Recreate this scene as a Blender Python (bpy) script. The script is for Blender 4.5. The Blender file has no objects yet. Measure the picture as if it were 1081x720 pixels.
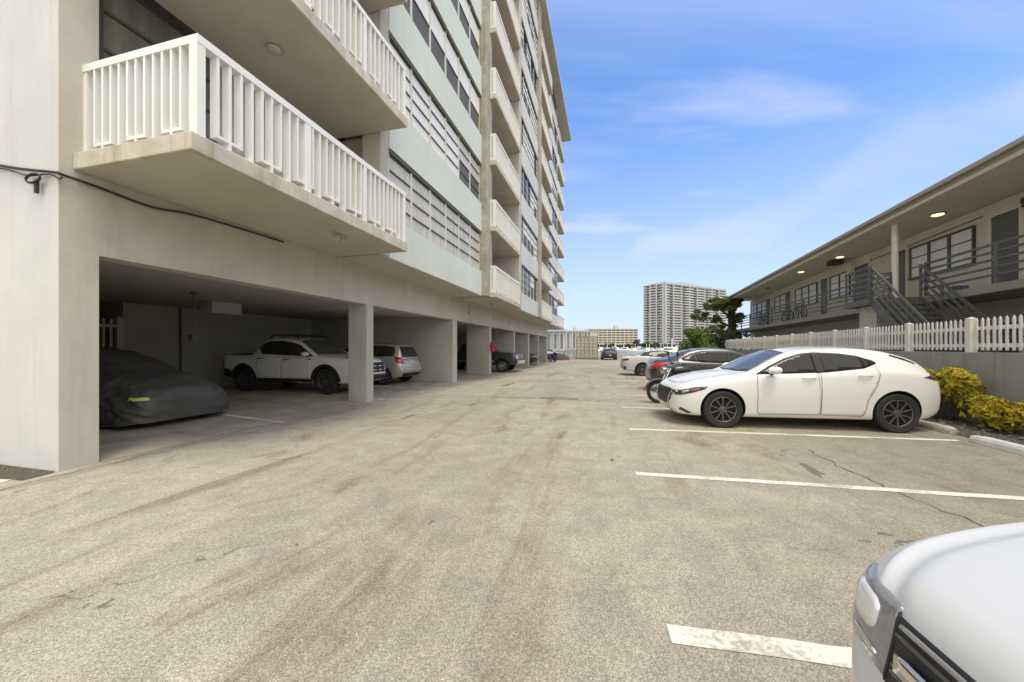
import bpy, bmesh, math, random
import numpy as np
from mathutils import Vector, Matrix, noise
from mathutils.bvhtree import BVHTree
from mathutils.geometry import delaunay_2d_cdt
R = math.radians
random.seed(7)
S = bpy.context.scene
COL = S.collection

# ------------------------------------------------------------------ camera, sky, sun, exposure
cam_d = bpy.data.cameras.new("camera")
cam = bpy.data.objects.new("camera", cam_d); COL.objects.link(cam)
cam.location = (0, 0, 1.45); cam.rotation_euler = (R(90), 0, 0)
cam_d.sensor_width = 36.0; cam_d.lens = 36.0 * 395.0 / 1081.0
cam_d.shift_y = 7.5 / 1081.0
cam_d.clip_start = 0.02; cam_d.clip_end = 6000
S.camera = cam
SUN_EL, SUN_AZ = 71.0, 150.0          # azimuth measured from +Y towards +X
W = bpy.data.worlds.new("World"); S.world = W; W.use_nodes = True
nt = W.node_tree; nt.nodes.clear()
def wn(t, **k):
    n = nt.nodes.new(t)
    for a, b in k.items(): setattr(n, a, b)
    return n
out = wn('ShaderNodeOutputWorld'); bg = wn('ShaderNodeBackground')
sky = wn('ShaderNodeTexSky', sky_type='NISHITA', sun_disc=False, sun_elevation=R(SUN_EL), sun_rotation=R(SUN_AZ))
sky.air_density = 1.0; sky.dust_density = 0.6; sky.ozone_density = 2.0
tc = wn('ShaderNodeTexCoord')
sep = wn('ShaderNodeSeparateXYZ'); nt.links.new(tc.outputs['Generated'], sep.inputs[0])
# thin streaky cloud, laid on a plane high above: direction / (z + .12)
zz = wn('ShaderNodeMath', operation='ADD'); zz.inputs[1].default_value = 0.14; nt.links.new(sep.outputs['Z'], zz.inputs[0])
dv = wn('ShaderNodeVectorMath', operation='DIVIDE'); nt.links.new(tc.outputs['Generated'], dv.inputs[0])
cmb = wn('ShaderNodeCombineXYZ')
for i in range(3): nt.links.new(zz.outputs[0], cmb.inputs[i])
nt.links.new(cmb.outputs[0], dv.inputs[1])
mp = wn('ShaderNodeMapping'); mp.inputs['Rotation'].default_value = (0, 0, R(-28)); mp.inputs['Scale'].default_value = (0.42, 1.15, 0.0); mp.inputs['Location'].default_value = (3.03, 0.49, 0)
nt.links.new(dv.outputs[0], mp.inputs['Vector'])
nz = wn('ShaderNodeTexNoise'); nz.inputs['Scale'].default_value = 1.1; nz.inputs['Detail'].default_value = 7; nz.inputs['Roughness'].default_value = 0.52; nz.inputs['Distortion'].default_value = 0.5
nt.links.new(mp.outputs[0], nz.inputs['Vector'])
cr = wn('ShaderNodeMapRange'); cr.inputs['From Min'].default_value = 0.44; cr.inputs['From Max'].default_value = 0.72; cr.inputs['To Min'].default_value = 0.0; cr.inputs['To Max'].default_value = 0.80; cr.interpolation_type = 'SMOOTHSTEP'
nt.links.new(nz.outputs[0], cr.inputs['Value'])
# a low bank of thin haze cloud towards the horizon
lo = wn('ShaderNodeMapRange'); lo.inputs['From Min'].default_value = 0.0; lo.inputs['From Max'].default_value = 0.52; lo.inputs['To Min'].default_value = 0.92; lo.inputs['To Max'].default_value = 0.0
nt.links.new(sep.outputs['Z'], lo.inputs['Value'])
mp2 = wn('ShaderNodeMapping'); mp2.inputs['Rotation'].default_value = (0, 0, R(-52)); mp2.inputs['Scale'].default_value = (.16, .75, 0.0); mp2.inputs['Location'].default_value = (1.7, 5.2, 0)
nt.links.new(dv.outputs[0], mp2.inputs['Vector'])
nz2 = wn('ShaderNodeTexNoise'); nz2.inputs['Scale'].default_value = 1.0; nz2.inputs['Detail'].default_value = 6; nz2.inputs['Roughness'].default_value = 0.5; nz2.inputs['Distortion'].default_value = 0.3
nt.links.new(mp2.outputs[0], nz2.inputs['Vector'])
cr2 = wn('ShaderNodeMapRange'); cr2.inputs['From Min'].default_value = 0.47; cr2.inputs['From Max'].default_value = 0.70; cr2.inputs['To Max'].default_value = 0.60; cr2.interpolation_type = 'SMOOTHSTEP'
nt.links.new(nz2.outputs[0], cr2.inputs['Value'])
# one long diagonal streak of cirrus rising to the right
b1 = Vector((.15, 1, .145)).normalized(); b2 = Vector((.81, 1, .40)).normalized(); bnv = b1.cross(b2).normalized()
dt = wn('ShaderNodeVectorMath', operation='DOT_PRODUCT'); nt.links.new(tc.outputs['Generated'], dt.inputs[0]); dt.inputs[1].default_value = bnv
nb = wn('ShaderNodeTexNoise'); nb.inputs['Scale'].default_value = 3.2; nb.inputs['Detail'].default_value = 5; nb.inputs['Roughness'].default_value = .55; nt.links.new(tc.outputs['Generated'], nb.inputs['Vector'])
nw = wn('ShaderNodeMath', operation='MULTIPLY_ADD'); nt.links.new(nb.outputs[0], nw.inputs[0]); nw.inputs[1].default_value = .24; nw.inputs[2].default_value = -.12
sm = wn('ShaderNodeMath', operation='ADD'); nt.links.new(dt.outputs['Value'], sm.inputs[0]); nt.links.new(nw.outputs[0], sm.inputs[1])
ab = wn('ShaderNodeMath', operation='ABSOLUTE'); nt.links.new(sm.outputs[0], ab.inputs[0])
bd = wn('ShaderNodeMapRange'); bd.interpolation_type = 'SMOOTHERSTEP'; bd.inputs['From Min'].default_value = .12; bd.inputs['From Max'].default_value = .0; bd.inputs['To Max'].default_value = .80; nt.links.new(ab.outputs[0], bd.inputs['Value'])
bm2 = wn('ShaderNodeMath', operation='MULTIPLY'); nt.links.new(bd.outputs[0], bm2.inputs[0])
nr = wn('ShaderNodeMapRange'); nr.inputs['From Min'].default_value = .42; nr.inputs['From Max'].default_value = .62; nr.inputs['To Min'].default_value = .5; nt.links.new(nz2.outputs[0], nr.inputs['Value']); nt.links.new(nr.outputs[0], bm2.inputs[1])
bmx = wn('ShaderNodeMath', operation='MAXIMUM'); nt.links.new(bm2.outputs[0], bmx.inputs[0]); nt.links.new(cr2.outputs[0], bmx.inputs[1]); cr2 = bmx
cmx = wn('ShaderNodeMath', operation='MAXIMUM'); nt.links.new(cr.outputs[0], cmx.inputs[0]); nt.links.new(cr2.outputs[0], cmx.inputs[1])
ad = wn('ShaderNodeMath', operation='MAXIMUM'); nt.links.new(cmx.outputs[0], ad.inputs[0]); nt.links.new(lo.outputs[0], ad.inputs[1])
tint = wn('ShaderNodeMix', data_type='RGBA', blend_type='MULTIPLY'); tint.inputs[0].default_value = 1.0
nt.links.new(sky.outputs[0], tint.inputs[6]); tint.inputs[7].default_value = (0.63, 0.88, 1.20, 1)
# added unseen cloud behind the camera, there to whiten and warm the soft light
vy = wn('ShaderNodeMapRange'); vy.inputs['From Min'].default_value = 0.30; vy.inputs['From Max'].default_value = -0.45; vy.inputs['To Min'].default_value = 0.0; vy.inputs['To Max'].default_value = 0.92
nt.links.new(sep.outputs['Y'], vy.inputs['Value'])
fill_veil = wn('ShaderNodeMix', data_type='RGBA')
mixc = wn('ShaderNodeMix', data_type='RGBA'); nt.links.new(ad.outputs[0], mixc.inputs[0]); nt.links.new(tint.outputs[2], mixc.inputs[6]); mixc.inputs[7].default_value = (3.3, 3.65, 4.55, 1)
nt.links.new(vy.outputs[0], fill_veil.inputs[0]); nt.links.new(mixc.outputs[2], fill_veil.inputs[6]); fill_veil.inputs[7].default_value = (8.2, 8.0, 7.5, 1)
nt.links.new(fill_veil.outputs[2], bg.inputs['Color']); bg.inputs['Strength'].default_value = 0.13
nt.links.new(bg.outputs[0], out.inputs['Surface'])
sd = bpy.data.lights.new("sun", 'SUN'); sd.energy = 1.5; sd.angle = R(24); sd.color = (1.0, 0.92, 0.77)
sun = bpy.data.objects.new("sun", sd); COL.objects.link(sun)
sv = Vector((math.sin(R(SUN_AZ)) * math.cos(R(SUN_EL)), math.cos(R(SUN_AZ)) * math.cos(R(SUN_EL)), math.sin(R(SUN_EL))))
sun.rotation_euler = sv.to_track_quat('Z', 'Y').to_euler(); sun.location = (0, -10, 40)
S.view_settings.view_transform = 'Standard'; S.view_settings.look = 'None'
S.view_settings.exposure = 0.80; S.view_settings.gamma = 1.0; S.view_settings.use_curve_mapping = False

# ------------------------------------------------------------------ helpers: materials
def mat(name, col, rough=0.6, var=0.0, vscale=3.0, bump=0.0, bscale=60.0, metal=0.0, coat=0.0, spec=0.5, emit=None, estr=1.0, col2=None, stretch=None, v2=0.0, v2scale=0.5, streak=0.0):
    m = bpy.data.materials.new(name); m.use_nodes = True
    t = m.node_tree; b = t.nodes['Principled BSDF']
    b.inputs['Roughness'].default_value = rough; b.inputs['Metallic'].default_value = metal
    b.inputs['Coat Weight'].default_value = coat; b.inputs['Coat Roughness'].default_value = 0.04
    b.inputs['Specular IOR Level'].default_value = spec
    c = (*col, 1)
    b.inputs['Base Color'].default_value = c
    if emit:
        b.inputs['Emission Color'].default_value = (*emit, 1); b.inputs['Emission Strength'].default_value = estr
    co = None
    if var or bump or v2:
        co = t.nodes.new('ShaderNodeTexCoord')
        mpn = t.nodes.new('ShaderNodeMapping'); t.links.new(co.outputs['Object'], mpn.inputs[0])
        if stretch: mpn.inputs['Scale'].default_value = stretch
    if var:
        n = t.nodes.new('ShaderNodeTexNoise'); n.inputs['Scale'].default_value = vscale; n.inputs['Detail'].default_value = 8; n.inputs['Roughness'].default_value = 0.62
        t.links.new(mpn.outputs[0], n.inputs['Vector'])
        mr = t.nodes.new('ShaderNodeMapRange'); mr.inputs['From Min'].default_value = 0.3; mr.inputs['From Max'].default_value = 0.7
        t.links.new(n.outputs[0], mr.inputs['Value'])
        mx = t.nodes.new('ShaderNodeMix'); mx.data_type = 'RGBA'
        d = col2 if col2 else tuple(x * (1 - var) for x in col)
        mx.inputs[6].default_value = (*d, 1); mx.inputs[7].default_value = c
        t.links.new(mr.outputs[0], mx.inputs[0])
        last = mx.outputs[2]
        if v2:
            n2 = t.nodes.new('ShaderNodeTexNoise'); n2.inputs['Scale'].default_value = v2scale; n2.inputs['Detail'].default_value = 4
            t.links.new(co.outputs['Object'], n2.inputs['Vector'])
            m2 = t.nodes.new('ShaderNodeMapRange'); m2.inputs['From Min'].default_value = 0.35; m2.inputs['From Max'].default_value = 0.65; m2.inputs['To Min'].default_value = 1 - v2; m2.inputs['To Max'].default_value = 1.0
            t.links.new(n2.outputs[0], m2.inputs['Value'])
            mm = t.nodes.new('ShaderNodeMix'); mm.data_type = 'RGBA'; mm.blend_type = 'MULTIPLY'; mm.inputs[0].default_value = 1
            t.links.new(last, mm.inputs[6]); t.links.new(m2.outputs[0], mm.inputs[7]); last = mm.outputs[2]
        if streak:      # rain-washed dirt running down the surface
            q = t.nodes.new('ShaderNodeMapping'); q.inputs['Scale'].default_value = (6.5, 6.5, .42); t.links.new(co.outputs['Object'], q.inputs[0])
            n3 = t.nodes.new('ShaderNodeTexNoise'); n3.inputs['Scale'].default_value = 1.0; n3.inputs['Detail'].default_value = 7; n3.inputs['Roughness'].default_value = .6; n3.inputs['Distortion'].default_value = .4; t.links.new(q.outputs[0], n3.inputs['Vector'])
            m3 = t.nodes.new('ShaderNodeMapRange'); m3.inputs['From Min'].default_value = .52; m3.inputs['From Max'].default_value = .74; m3.inputs['To Min'].default_value = 0; m3.inputs['To Max'].default_value = streak; t.links.new(n3.outputs[0], m3.inputs['Value'])
            x3 = t.nodes.new('ShaderNodeMix'); x3.data_type = 'RGBA'; x3.blend_type = 'MULTIPLY'; x3.inputs[7].default_value = (.55, .47, .36, 1); t.links.new(m3.outputs[0], x3.inputs[0]); t.links.new(last, x3.inputs[6]); last = x3.outputs[2]
        t.links.new(last, b.inputs['Base Color'])
    if bump:
        n = t.nodes.new('ShaderNodeTexNoise'); n.inputs['Scale'].default_value = bscale; n.inputs['Detail'].default_value = 5
        t.links.new(mpn.outputs[0], n.inputs['Vector'])
        bp = t.nodes.new('ShaderNodeBump'); bp.inputs['Strength'].default_value = bump; bp.inputs['Distance'].default_value = 0.01
        t.links.new(n.outputs[0], bp.inputs['Height']); t.links.new(bp.outputs[0], b.inputs['Normal'])
    return m
def leafmat(name, c1, c2, rough=0.5, trans=0.25):
    m = bpy.data.materials.new(name); m.use_nodes = True; t = m.node_tree; b = t.nodes['Principled BSDF']
    g = t.nodes.new('ShaderNodeNewGeometry')
    mx = t.nodes.new('ShaderNodeMix'); mx.data_type = 'RGBA'; mx.inputs[6].default_value = (*c1, 1); mx.inputs[7].default_value = (*c2, 1)
    t.links.new(g.outputs['Random Per Island'], mx.inputs[0]); t.links.new(mx.outputs[2], b.inputs['Base Color'])
    b.inputs['Roughness'].default_value = rough
    tr = t.nodes.new('ShaderNodeBsdfTranslucent'); t.links.new(mx.outputs[2], tr.inputs[0])
    ms = t.nodes.new('ShaderNodeMixShader'); ms.inputs[0].default_value = trans
    t.links.new(b.outputs[0], ms.inputs[1]); t.links.new(tr.outputs[0], ms.inputs[2])
    t.links.new(ms.outputs[0], t.nodes['Material Output'].inputs[0])
    return m

M = {}
M['stucco_white'] = mat('stucco_white', (.635, .635, .60), .85, .10, 1.6, .25, 45, v2=.10, v2scale=.35, streak=0.18)
M['stucco_beige'] = mat('stucco_beige', (.56, .527, .448), .85, .14, 1.8, .25, 45, v2=.12, v2scale=.4, streak=0.22)
M['stucco_green'] = mat('stucco_green', (.63, .665, .60), .85, .06, 1.5, .2, 45, v2=.07, v2scale=.3, streak=0.15)
M['concrete_raw'] = mat('concrete_raw', (.47, .43, .345), .9, .35, 3.5, .4, 30, v2=.2, v2scale=1.2, streak=0.5)
M['slab'] = mat('slab', (.66, .63, .55), .88, .45, 2.6, .3, 40, v2=.22, v2scale=1.6, col2=(.50, .43, .31), streak=0.6)
M['soffit'] = mat('soffit', (.52, .484, .405), .9, .12, 1.2, .2, 50, v2=.10, v2scale=.7)
M['garage'] = mat('garage', (.52, .51, .46), .9, .12, 1.5, .2, 40, v2=.15, v2scale=.5, streak=0.15)
M['rail_white'] = mat('rail_white', (.80, .79, .74), .55, .05, 4)
M['frame_white'] = mat('frame_white', (.62, .59, .52), .5, .06, 3)
M['frame_dark'] = mat('frame_dark', (.05, .05, .045), .45, .1, 3)
M['dark_brown'] = mat('dark_brown', (.11, .10, .06), .5, .1, 3)
M['screen'] = mat('screen', (.13, .12, .10), .5, .3, 2, coat=.0, spec=.3)
M['curtain'] = mat('curtain', (.66, .62, .54), .55, .38, 1.0, coat=.12, stretch=(14, 14, .4))
M['curtain_bright'] = mat('curtain_bright', (.82, .79, .72), .5, .14, 1.0, coat=.12, stretch=(9, 9, .4))
M['curtain_grey'] = mat('curtain_grey', (.17, .165, .14), .5, .45, 1.0, coat=.5, stretch=(9, 9, .4))
M['glass_dark'] = mat('glass_dark', (.035, .034, .030), .08, spec=.35)
M['glass_car'] = mat('glass_car', (.032, .030, .025), .05, spec=.32)
M['glass_wind'] = mat('glass_wind', (.075, .08, .07), .05, spec=.32)
M['paint_white'] = mat('paint_white', (.72, .71, .665), .36, coat=.6)
M['paint_white_cool'] = mat('paint_white_cool', (.54, .54, .525), .42, coat=.30)
M['paint_grey'] = mat('paint_grey', (.042, .042, .038), .32, coat=.5)
M['paint_black'] = mat('paint_black', (.015, .015, .015), .34, coat=.35)
M['paint_silver'] = mat('paint_silver', (.52, .49, .43), .32, coat=1.0, metal=.45)
M['paint_greengrey'] = mat('paint_greengrey', (.028, .031, .028), .35, coat=.5)
M['plastic_black'] = mat('plastic_black', (.018, .018, .017), .55, .2, 20)
M['gap'] = mat('gap', (.012, .012, .012), .8)
M['rubber'] = mat('rubber', (.022, .021, .020), .8, .25, 30, .2, 80)
M['rim_dark'] = mat('rim_dark', (.11, .105, .095), .35, metal=.5, coat=.3)
M['rim_alloy'] = mat('rim_alloy', (.50, .49, .46), .3, metal=.8)
M['chrome'] = mat('chrome', (.75, .74, .72), .12, metal=1.0)
M['lamp_clear'] = mat('lamp_clear', (.46, .46, .44), .10, .35, 9, coat=.6, metal=.12)
M['lamp_near'] = mat('lamp_near', (.27, .27, .26), .06, .45, 16, coat=1.0, metal=.1)
M['lamp_bright'] = mat('lamp_bright', (.72, .72, .70), .10, .15, 20, coat=1.0, metal=.2)
M['lamp_dark'] = mat('lamp_dark', (.03, .028, .026), .06, coat=1.0)
M['lamp_red'] = mat('lamp_red', (.45, .02, .015), .12, coat=1.0)
M['lamp_red_dark'] = mat('lamp_red_dark', (.10, .008, .008), .12, coat=1.0)
M['lamp_orange'] = mat('lamp_orange', (.45, .10, .03), .15, coat=1.0)
M['plate'] = mat('plate', (.60, .60, .55), .5, .25, 14)
M['lit'] = mat('lit', (.9, .85, .6), .5, emit=(1.0, .86, .5), estr=.85)
M['lamp_off'] = mat('lamp_off', (.45, .42, .34), .4, .1, 5)
M['white_paint'] = mat('white_paint', (.74, .72, .66), .75, .16, 9, .2, 60, v2=.14, v2scale=2)
M['cable'] = mat('cable', (.03, .028, .025), .7)
M['dark_steel'] = mat('dark_steel', (.125, .12, .105), .55, .25, 4, .1, 50)
M['pale_brick'] = mat('pale_brick', (.56, .53, .46), .8, .10, 6, .3, 25)
M['fence_white'] = mat('fence_white', (.82, .79, .70), .6, .14, 5, streak=0.2)
M['wall_grey'] = mat('wall_grey', (.37, .365, .315), .9, .16, 1.8, .3, 40, v2=.2, v2scale=.6, streak=0.45)
M['motel_wall'] = mat('motel_wall', (.70, .65, .53), .85, .08, 1.5, .2, 40, v2=.08, v2scale=.4, streak=0.2)
M['slab_edge'] = mat('slab_edge', (.33, .30, .235), .8, .2, 2)
M['motel_trim'] = mat('motel_trim', (.70, .665, .56), .7, .10, 2)
M['roof_edge'] = mat('roof_edge', (.42, .39, .31), .7, .15, 2)
M['door_grey'] = mat('door_grey', (.11, .11, .10), .55, .1, 2)
M['red'] = mat('red', (.42, .03, .025), .45)
M['cover'] = mat('cover', (.105, .100, .088), .42, .30, 1.2, .7, 9, v2=.2, v2scale=2, spec=.3)
M['lime'] = mat('lime', (.55, .75, .12), .5)
M['container'] = mat('container', (.50, .475, .385), .7, .15, 1.0)
M['container_dark'] = mat('container_dark', (.20, .18, .13), .7)
M['bark'] = mat('bark', (.085, .065, .045), .9, .3, 8, .5, 20)
M['mulch'] = mat('mulch', (.10, .088, .060), .95, .5, 8, .8, 30)
M['brown_tarp'] = mat('brown_tarp', (.12, .085, .05), .8, .5, 3)
M['tower_white'] = mat('tower_white', (.47, .47, .46), .8, .06, .2)
M['tower_dark'] = mat('tower_dark', (.20, .20, .19), .5, .3, .15)
M['tower_beige'] = mat('tower_beige', (.54, .505, .41), .8, .08, .1)
M['boat_white'] = mat('boat_white', (.78, .77, .72), .4)
M['boat_blue'] = mat('boat_blue', (.10, .22, .28), .5)

# ------------------------------------------------------------------ helpers: meshes and tags
class MB:
    def __init__(s): s.v = []; s.f = []; s.m = []
    def add(s, vs, fs, m=0):
        o = len(s.v); s.v += [tuple(v) for v in vs]
        for f in fs: s.f.append(tuple(i + o for i in f)); s.m.append(m)
        return s
    def box(s, x0, x1, y0, y1, z0, z1, m=0):
        vs = [(x0,y0,z0),(x1,y0,z0),(x1,y1,z0),(x0,y1,z0),(x0,y0,z1),(x1,y0,z1),(x1,y1,z1),(x0,y1,z1)]
        return s.add(vs, [(0,3,2,1),(4,5,6,7),(0,1,5,4),(1,2,6,5),(2,3,7,6),(3,0,4,7)], m)
    def beam(s, a, b, w, h, m=0, up=Vector((0,0,1))):       # rectangular bar from a to b, w across, h along 'up'
        a = Vector(a); b = Vector(b); d = (b - a).normalized(); sd_ = d.cross(up)
        if sd_.length < 1e-4: sd_ = d.cross(Vector((0,1,0)))
        sd_.normalize(); u_ = sd_.cross(d)
        vs = []
        for p in (a, b):
            for i, j in ((-1,-1),(1,-1),(1,1),(-1,1)): vs.append(p + sd_ * (w/2*i) + u_ * (h/2*j))
        return s.add(vs, [(0,1,2,3),(7,6,5,4),(0,4,5,1),(1,5,6,2),(2,6,7,3),(3,7,4,0)], m)
    def tube(s, pts, r, n=8, m=0, closed=False):
        pts = [Vector(p) for p in pts]; rr = r if isinstance(r, (list, tuple)) else [r] * len(pts)
        o = len(s.v); L = len(pts); nrm = None
        for i, p in enumerate(pts):
            if closed: d = (pts[(i+1) % L] - pts[i-1])
            else: d = (pts[min(i+1, L-1)] - pts[max(i-1, 0)])
            d.normalize()
            if nrm is None:
                nrm = d.orthogonal().normalized()
            nrm = (nrm - d * nrm.dot(d)); nrm = nrm.normalized() if nrm.length > 1e-6 else d.orthogonal().normalized()
            bn = d.cross(nrm)
            for k in range(n):
                a = 2*math.pi*k/n; s.v.append(tuple(p + (nrm*math.cos(a) + bn*math.sin(a)) * rr[i]))
        for i in range(L if closed else L - 1):
            j = (i + 1) % L
            for k in range(n):
                k2 = (k+1) % n
                s.f.append((o+i*n+k, o+i*n+k2, o+j*n+k2, o+j*n+k)); s.m.append(m)
        if not closed:
            s.f.append(tuple(o+k for k in reversed(range(n)))); s.m.append(m)
            s.f.append(tuple(o+(L-1)*n+k for k in range(n))); s.m.append(m)
        return s
    def lathe(s, prof, n=32, m=0, axis='y', caps=True):                  # prof: (radius, along)
        o = len(s.v); L = len(prof)
        for (r, h) in prof:
            for k in range(n):
                a = 2*math.pi*k/n
                c, d = r*math.cos(a), r*math.sin(a)
                s.v.append({'y': (c, h, d), 'z': (c, d, h), 'x': (h, c, d)}[axis])
        for i in range(L-1):
            for k in range(n):
                k2 = (k+1) % n
                f = (o+i*n+k, o+i*n+k2, o+(i+1)*n+k2, o+(i+1)*n+k)
                s.f.append(f); s.m.append(m)
        if not caps: return s
        s.f.append(tuple(o+k for k in range(n))); s.m.append(m)
        s.f.append(tuple(o+(L-1)*n+k for k in reversed(range(n)))); s.m.append(m)
        return s
    def prism(s, poly, z0, z1, m=0):
        n = len(poly)
        vs = [(x, y, z0) for x, y in poly] + [(x, y, z1) for x, y in poly]
        fs = [tuple(reversed(range(n))), tuple(range(n, 2*n))] + [(i, (i+1) % n, n+(i+1) % n, n+i) for i in range(n)]
        return s.add(vs, fs, m)
    def build(s, name, mats, parent=None, loc=None, rot=None, smooth=False, bevel=0, sharp=40, fix=True):
        me = bpy.data.meshes.new(name); me.from_pydata(s.v, [], s.f)
        for m_ in (mats if isinstance(mats, (list, tuple)) else [mats]): me.materials.append(m_)
        me.polygons.foreach_set('material_index', s.m)
        if fix:
            bm = bmesh.new(); bm.from_mesh(me); bmesh.ops.recalc_face_normals(bm, faces=bm.faces)
            if smooth:
                for e in bm.edges:
                    if len(e.link_faces) == 2 and e.calc_face_angle(0) > R(sharp): e.smooth = False
            bm.to_mesh(me); bm.free()
        if smooth: me.polygons.foreach_set('use_smooth', [True] * len(me.polygons))
        o = bpy.data.objects.new(name, me); COL.objects.link(o)
        if parent: o.parent = parent
        if loc: o.location = loc
        if rot: o.rotation_euler = rot
        if bevel:
            b = o.modifiers.new('bevel', 'BEVEL'); b.width = bevel; b.segments = 2; b.limit_method = 'ANGLE'
        return o
def tag(o, label=None, cat=None, group=None, kind=None):
    if label: o['label'] = label
    if cat: o['category'] = cat
    if group: o['group'] = group
    if kind: o['kind'] = kind
    return o
def thing(name, loc, rz, label, cat, group=None):
    o = bpy.data.objects.new(name, None); COL.objects.link(o); o.empty_display_size = .3
    o.location = loc; o.rotation_euler = (0, 0, rz)
    return tag(o, label, cat, group)
def copy_tree(o, parent=None):
    c = o.copy(); COL.objects.link(c)
    if parent: c.parent = parent
    for ch in list(o.children): copy_tree(ch, c)
    return c

# frames of the two buildings (both measured from the photograph)
AL = math.atan(.2586); P0 = Vector((-5.328, 4.389, 0))
BE = math.atan(.325); F0 = Vector((8.66, 6.329, 0))
def BL(s, t, z=0): return P0 + Vector((math.sin(AL)*s + math.cos(AL)*t, math.cos(AL)*s - math.sin(AL)*t, z))
def BR(s, x, z=0): return F0 + Vector((math.sin(BE)*s + math.cos(BE)*x, math.cos(BE)*s - math.sin(BE)*x, z))
# ------------------------------------------------------------------ setting: ground, markings, water, far shore
def ground_mat():
    m = bpy.data.materials.new('asphalt'); m.use_nodes = True; t = m.node_tree; b = t.nodes['Principled BSDF']
    N = lambda ty, **k: (lambda n: ([setattr(n, a, v) for a, v in k.items()], n)[1])(t.nodes.new(ty))
    L = t.links.new
    g = N('ShaderNodeNewGeometry')
    mp = N('ShaderNodeMapping'); mp.inputs['Rotation'].default_value = (0, 0, AL); L(g.outputs['Position'], mp.inputs[0])   # x across the lane, y along it
    def noise_(scale, detail=6, rough=.6, stretch=None, dist=0):
        n = N('ShaderNodeTexNoise'); n.inputs['Scale'].default_value = scale; n.inputs['Detail'].default_value = detail; n.inputs['Roughness'].default_value = rough; n.inputs['Distortion'].default_value = dist
        if stretch:
            q = N('ShaderNodeMapping'); q.inputs['Scale'].default_value = stretch; L(mp.outputs[0], q.inputs[0]); L(q.outputs[0], n.inputs['Vector'])
        else: L(mp.outputs[0], n.inputs['Vector'])
        return n.outputs[0]
    def rng(v, a, b_, c=0., d=1.):
        r = N('ShaderNodeMapRange'); r.inputs['From Min'].default_value = a; r.inputs['From Max'].default_value = b_; r.inputs['To Min'].default_value = c; r.inputs['To Max'].default_value = d; r.interpolation_type = 'SMOOTHSTEP'
        L(v, r.inputs['Value']); return r.outputs[0]
    def mix(fac, a, b_, mode='MIX'):
        x = N('ShaderNodeMix', data_type='RGBA', blend_type=mode)
        if isinstance(fac, (int, float)): x.inputs[0].default_value = fac
        else: L(fac, x.inputs[0])
        for v, i in ((a, 6), (b_, 7)):
            if isinstance(v, tuple): x.inputs[i].default_value = (*v, 1)
            else: L(v, x.inputs[i])
        return x.outputs[2]
    sp = N('ShaderNodeSeparateXYZ'); L(mp.outputs[0], sp.inputs[0])
    big = rng(noise_(.22, 5, .6, None, .6), .35, .65)
    base = mix(big, (.362, .318, .242), (.445, .395, .306))
    # the parking side is an older, greyer coat than the lane: worn edge
    edge = N('ShaderNodeMath', operation='ADD'); wob = N('ShaderNodeMath', operation='MULTIPLY'); wob.inputs[1].default_value = 1.6; L(noise_(.5, 5), wob.inputs[0]); L(sp.outputs['X'], edge.inputs[0]); L(wob.outputs[0], edge.inputs[1])
    side = rng(edge.outputs[0], 2.0, 5.2)
    base = mix(side, base, (.296, .265, .206))
    # long wheel-worn streaks and old stains
    st1 = rng(noise_(1.0, 7, .66, (1.5, .16, 1), .35), .52, .72, 0, .85)
    base = mix(st1, base, (.235, .188, .122))
    st2 = rng(noise_(.9, 7, .68, (1.0, .55, 1), .8),   .56, .70, 0, .85)
    base = mix(st2, base, (.235, .185, .115))
    lt = rng(noise_(.7, 6, .6, (1.0, .5, 1), .3), .56, .74, 0, .6)
    base = mix(lt, base, (.47, .425, .325))
    sp1 = rng(noise_(3.0, 5, .65), .66, .72, 0, .7)
    base = mix(sp1, base, (.10, .085, .06))
    # limestone aggregate: pale chips and dark binder
    vo = N('ShaderNodeTexVoronoi'); vo.inputs['Scale'].default_value = 170; L(mp.outputs[0], vo.inputs['Vector'])
    chips = rng(vo.outputs['Color'], .10, .95, .50, 1.40)
    vo2 = N('ShaderNodeTexVoronoi'); vo2.inputs['Scale'].default_value = 230; L(mp.outputs[0], vo2.inputs['Vector'])
    chips2 = rng(vo2.outputs['Color'], .2, .9, .70, 1.25)
    base = mix(.72, base, chips, 'MULTIPLY'); base = mix(.7, base, chips2, 'MULTIPLY')
    mot = rng(noise_(2.6, 8, .72, None, .5), .36, .64, .88, 1.08); base = mix(1.0, base, mot, 'MULTIPLY')
    # hair cracks
    vc = N('ShaderNodeTexVoronoi', feature='DISTANCE_TO_EDGE'); vc.inputs['Scale'].default_value = .42
    wv = N('ShaderNodeVectorMath', operation='ADD'); nn = N('ShaderNodeTexNoise'); nn.inputs['Scale'].default_value = 1.8; nn.inputs['Detail'].default_value = 6; L(mp.outputs[0], nn.inputs['Vector'])
    sc = N('ShaderNodeVectorMath', operation='SCALE'); sc.inputs['Scale'].default_value = 1.3; L(nn.outputs['Color'], sc.inputs[0]); L(mp.outputs[0], wv.inputs[0]); L(sc.outputs[0], wv.inputs[1]); L(wv.outputs[0], vc.inputs['Vector'])
    ck = rng(vc.outputs['Distance'], .0, .006, 1, 0)
    msk = rng(noise_(.35, 3, .5), .54, .62)
    km = N('ShaderNodeMath', operation='MULTIPLY'); L(ck, km.inputs[0]); L(msk, km.inputs[1])
    base = mix(km.outputs[0], base, (.17, .145, .105))
    L(base, b.inputs['Base Color']); b.inputs['Roughness'].default_value = .92; b.inputs['Specular IOR Level'].default_value = .3
    bp = N('ShaderNodeBump'); bp.inputs['Strength'].default_value = .55; bp.inputs['Distance'].default_value = .006; L(vo.outputs['Distance'], bp.inputs['Height']); L(bp.outputs[0], b.inputs['Normal'])
    return m
M['asphalt'] = ground_mat()
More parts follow.
